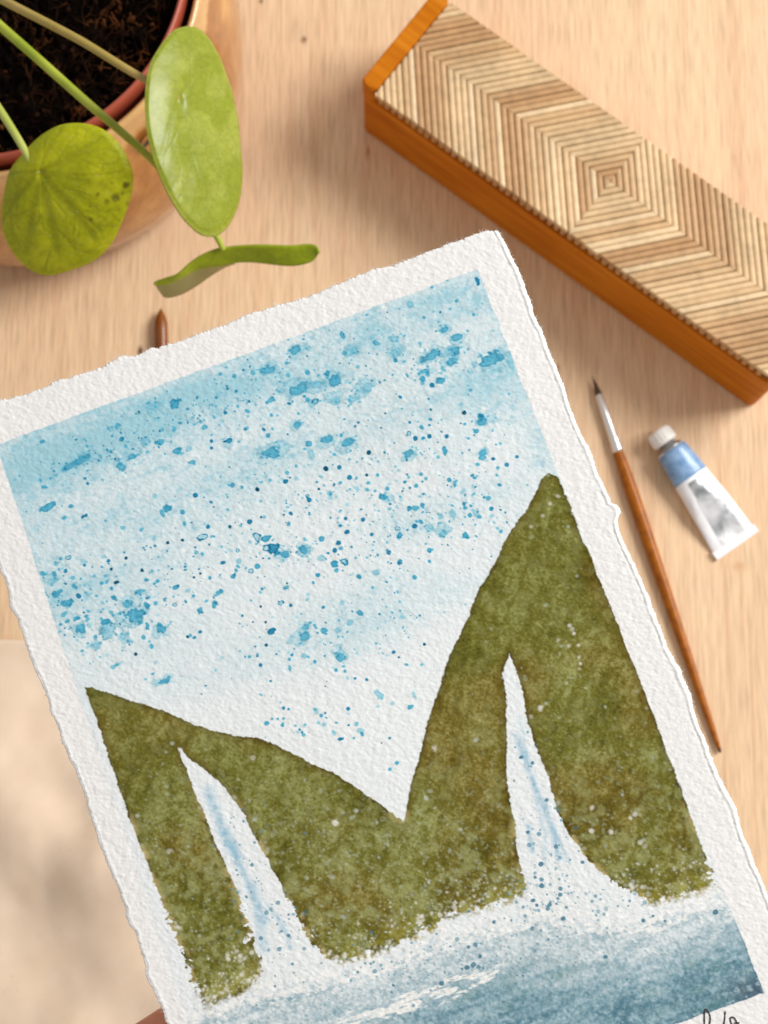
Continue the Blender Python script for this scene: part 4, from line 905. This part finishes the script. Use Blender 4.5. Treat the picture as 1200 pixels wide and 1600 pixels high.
        for i in range(n):
            tn = norm(V2[min(i + 1, n - 1)] - V2[max(i - 1, 0)]); w = np.cross(tn, EN) * (.00013 + .00007 * math.sin(i * .7) ** 2)
            V += [V2[i] - w, V2[i] + w, V2[i] + w - EN * .0003, V2[i] - w - EN * .0003]
        for i in range(n - 1):
            for g in range(4): h = (g + 1) % 4; F.append((4 * i + g, 4 * i + h, 4 * i + 4 + h, 4 * i + 4 + g))
        F += [(0, 3, 2, 1), tuple(4 * (n - 1) + g for g in range(4))]; sg.append((V, F))
    V = []; F = []
    for a, b in sg: o_ = len(V); V += a; F += [tuple(o_ + w for w in g) for g in b]
    link('signature', mesh('signature', V, F), ink, root, smooth=False)
painting()

# ---------------------------------------------------------------- hand holding the sheet from below
def hand():
    m = mat('skin', rough=.5); k = NT(m)
    k.base(k.ramp(k.noise(k.coords((1, 1, 1)), 120, 3), [(.3, L4(186, 112, 84)), (.7, L4(206, 134, 104))])); k.b.inputs['Subsurface Weight'].default_value = .08
    k.b.inputs['Subsurface Radius'].default_value = (.004, .0015, .0008); k.b.inputs['Subsurface Scale'].default_value = .5; k.bump(k.noise(k.coords((1, 1, 1)), 1400, 2), .2, .0003)
    def at(u, v, dz):                                   # pixel on the sheet plane, dz below (-) or above (+) it
        p = on_plane(u, v, P0, EN); return p + EN * dz
    fd = np.array([.80, -.60]); fp = np.array([.60, .80]); c0 = np.array([272.0, 1634.0])
    pts = []; rad = []; ed = []
    def add(u, v, dz, r, prev=None):
        pts.append(at(u, v, dz)); rad.append(r); i = len(pts) - 1
        if prev is not None: ed.append((prev, i))
        return i
    def F(i, along, drop, r, prev):                      # finger i: offset across, distance along (mm)
        q = c0 + fp * (i * 17.5 * 6.47) + fd * along * 6.47; return add(q[0], q[1], drop, r, prev)
    palm = F(1.5, -78, -.030, .020, None)
    wrist = F(1.6, -118, -.040, .021, palm); F(1.6, -175, -.055, .024, wrist)
    lens = (1.0, 1.10, 1.02, .82)
    for i in range(4):
        g = lens[i]; kk = F(i, -48, -.024, .0110, palm); a = F(i, -48 + 40 * g, -.0125, .0086, kk)
        b = F(i, -48 + 64 * g, -.0090, .0078, a); F(i, -48 + 82 * g, -.0086, .0070, b)
    q = c0 + fp * (-.2 * 17.5 * 6.47) + fd * -84 * 6.47; t1 = add(q[0], q[1] + 60, -.012, .0135, palm)
    t2 = add(150, 1880, .006, .0105, t1); t3 = add(245, 1830, .0098, .0095, t2); add(320, 1800, .0092, .0080, t3)
    me = mesh('hand', pts, []); me = bpy.data.meshes.new('hand'); me.from_pydata([tuple(p) for p in pts], ed, []); me.update()
    o = bpy.data.objects.new('hand', me); COL.objects.link(o); me.materials.append(m)
    md = o.modifiers.new('Skin', 'SKIN'); md.use_smooth_shade = True
    for i, sv in enumerate(me.skin_vertices[0].data): sv.radius = (rad[i], rad[i]); sv.use_root = (i == 0)
    sb = o.modifiers.new('Sub', 'SUBSURF'); sb.levels = 2; sb.render_levels = 2
    tag(o, 'bare finger of a hand holding the painting, at the bottom left of the picture', 'hand')
hand()
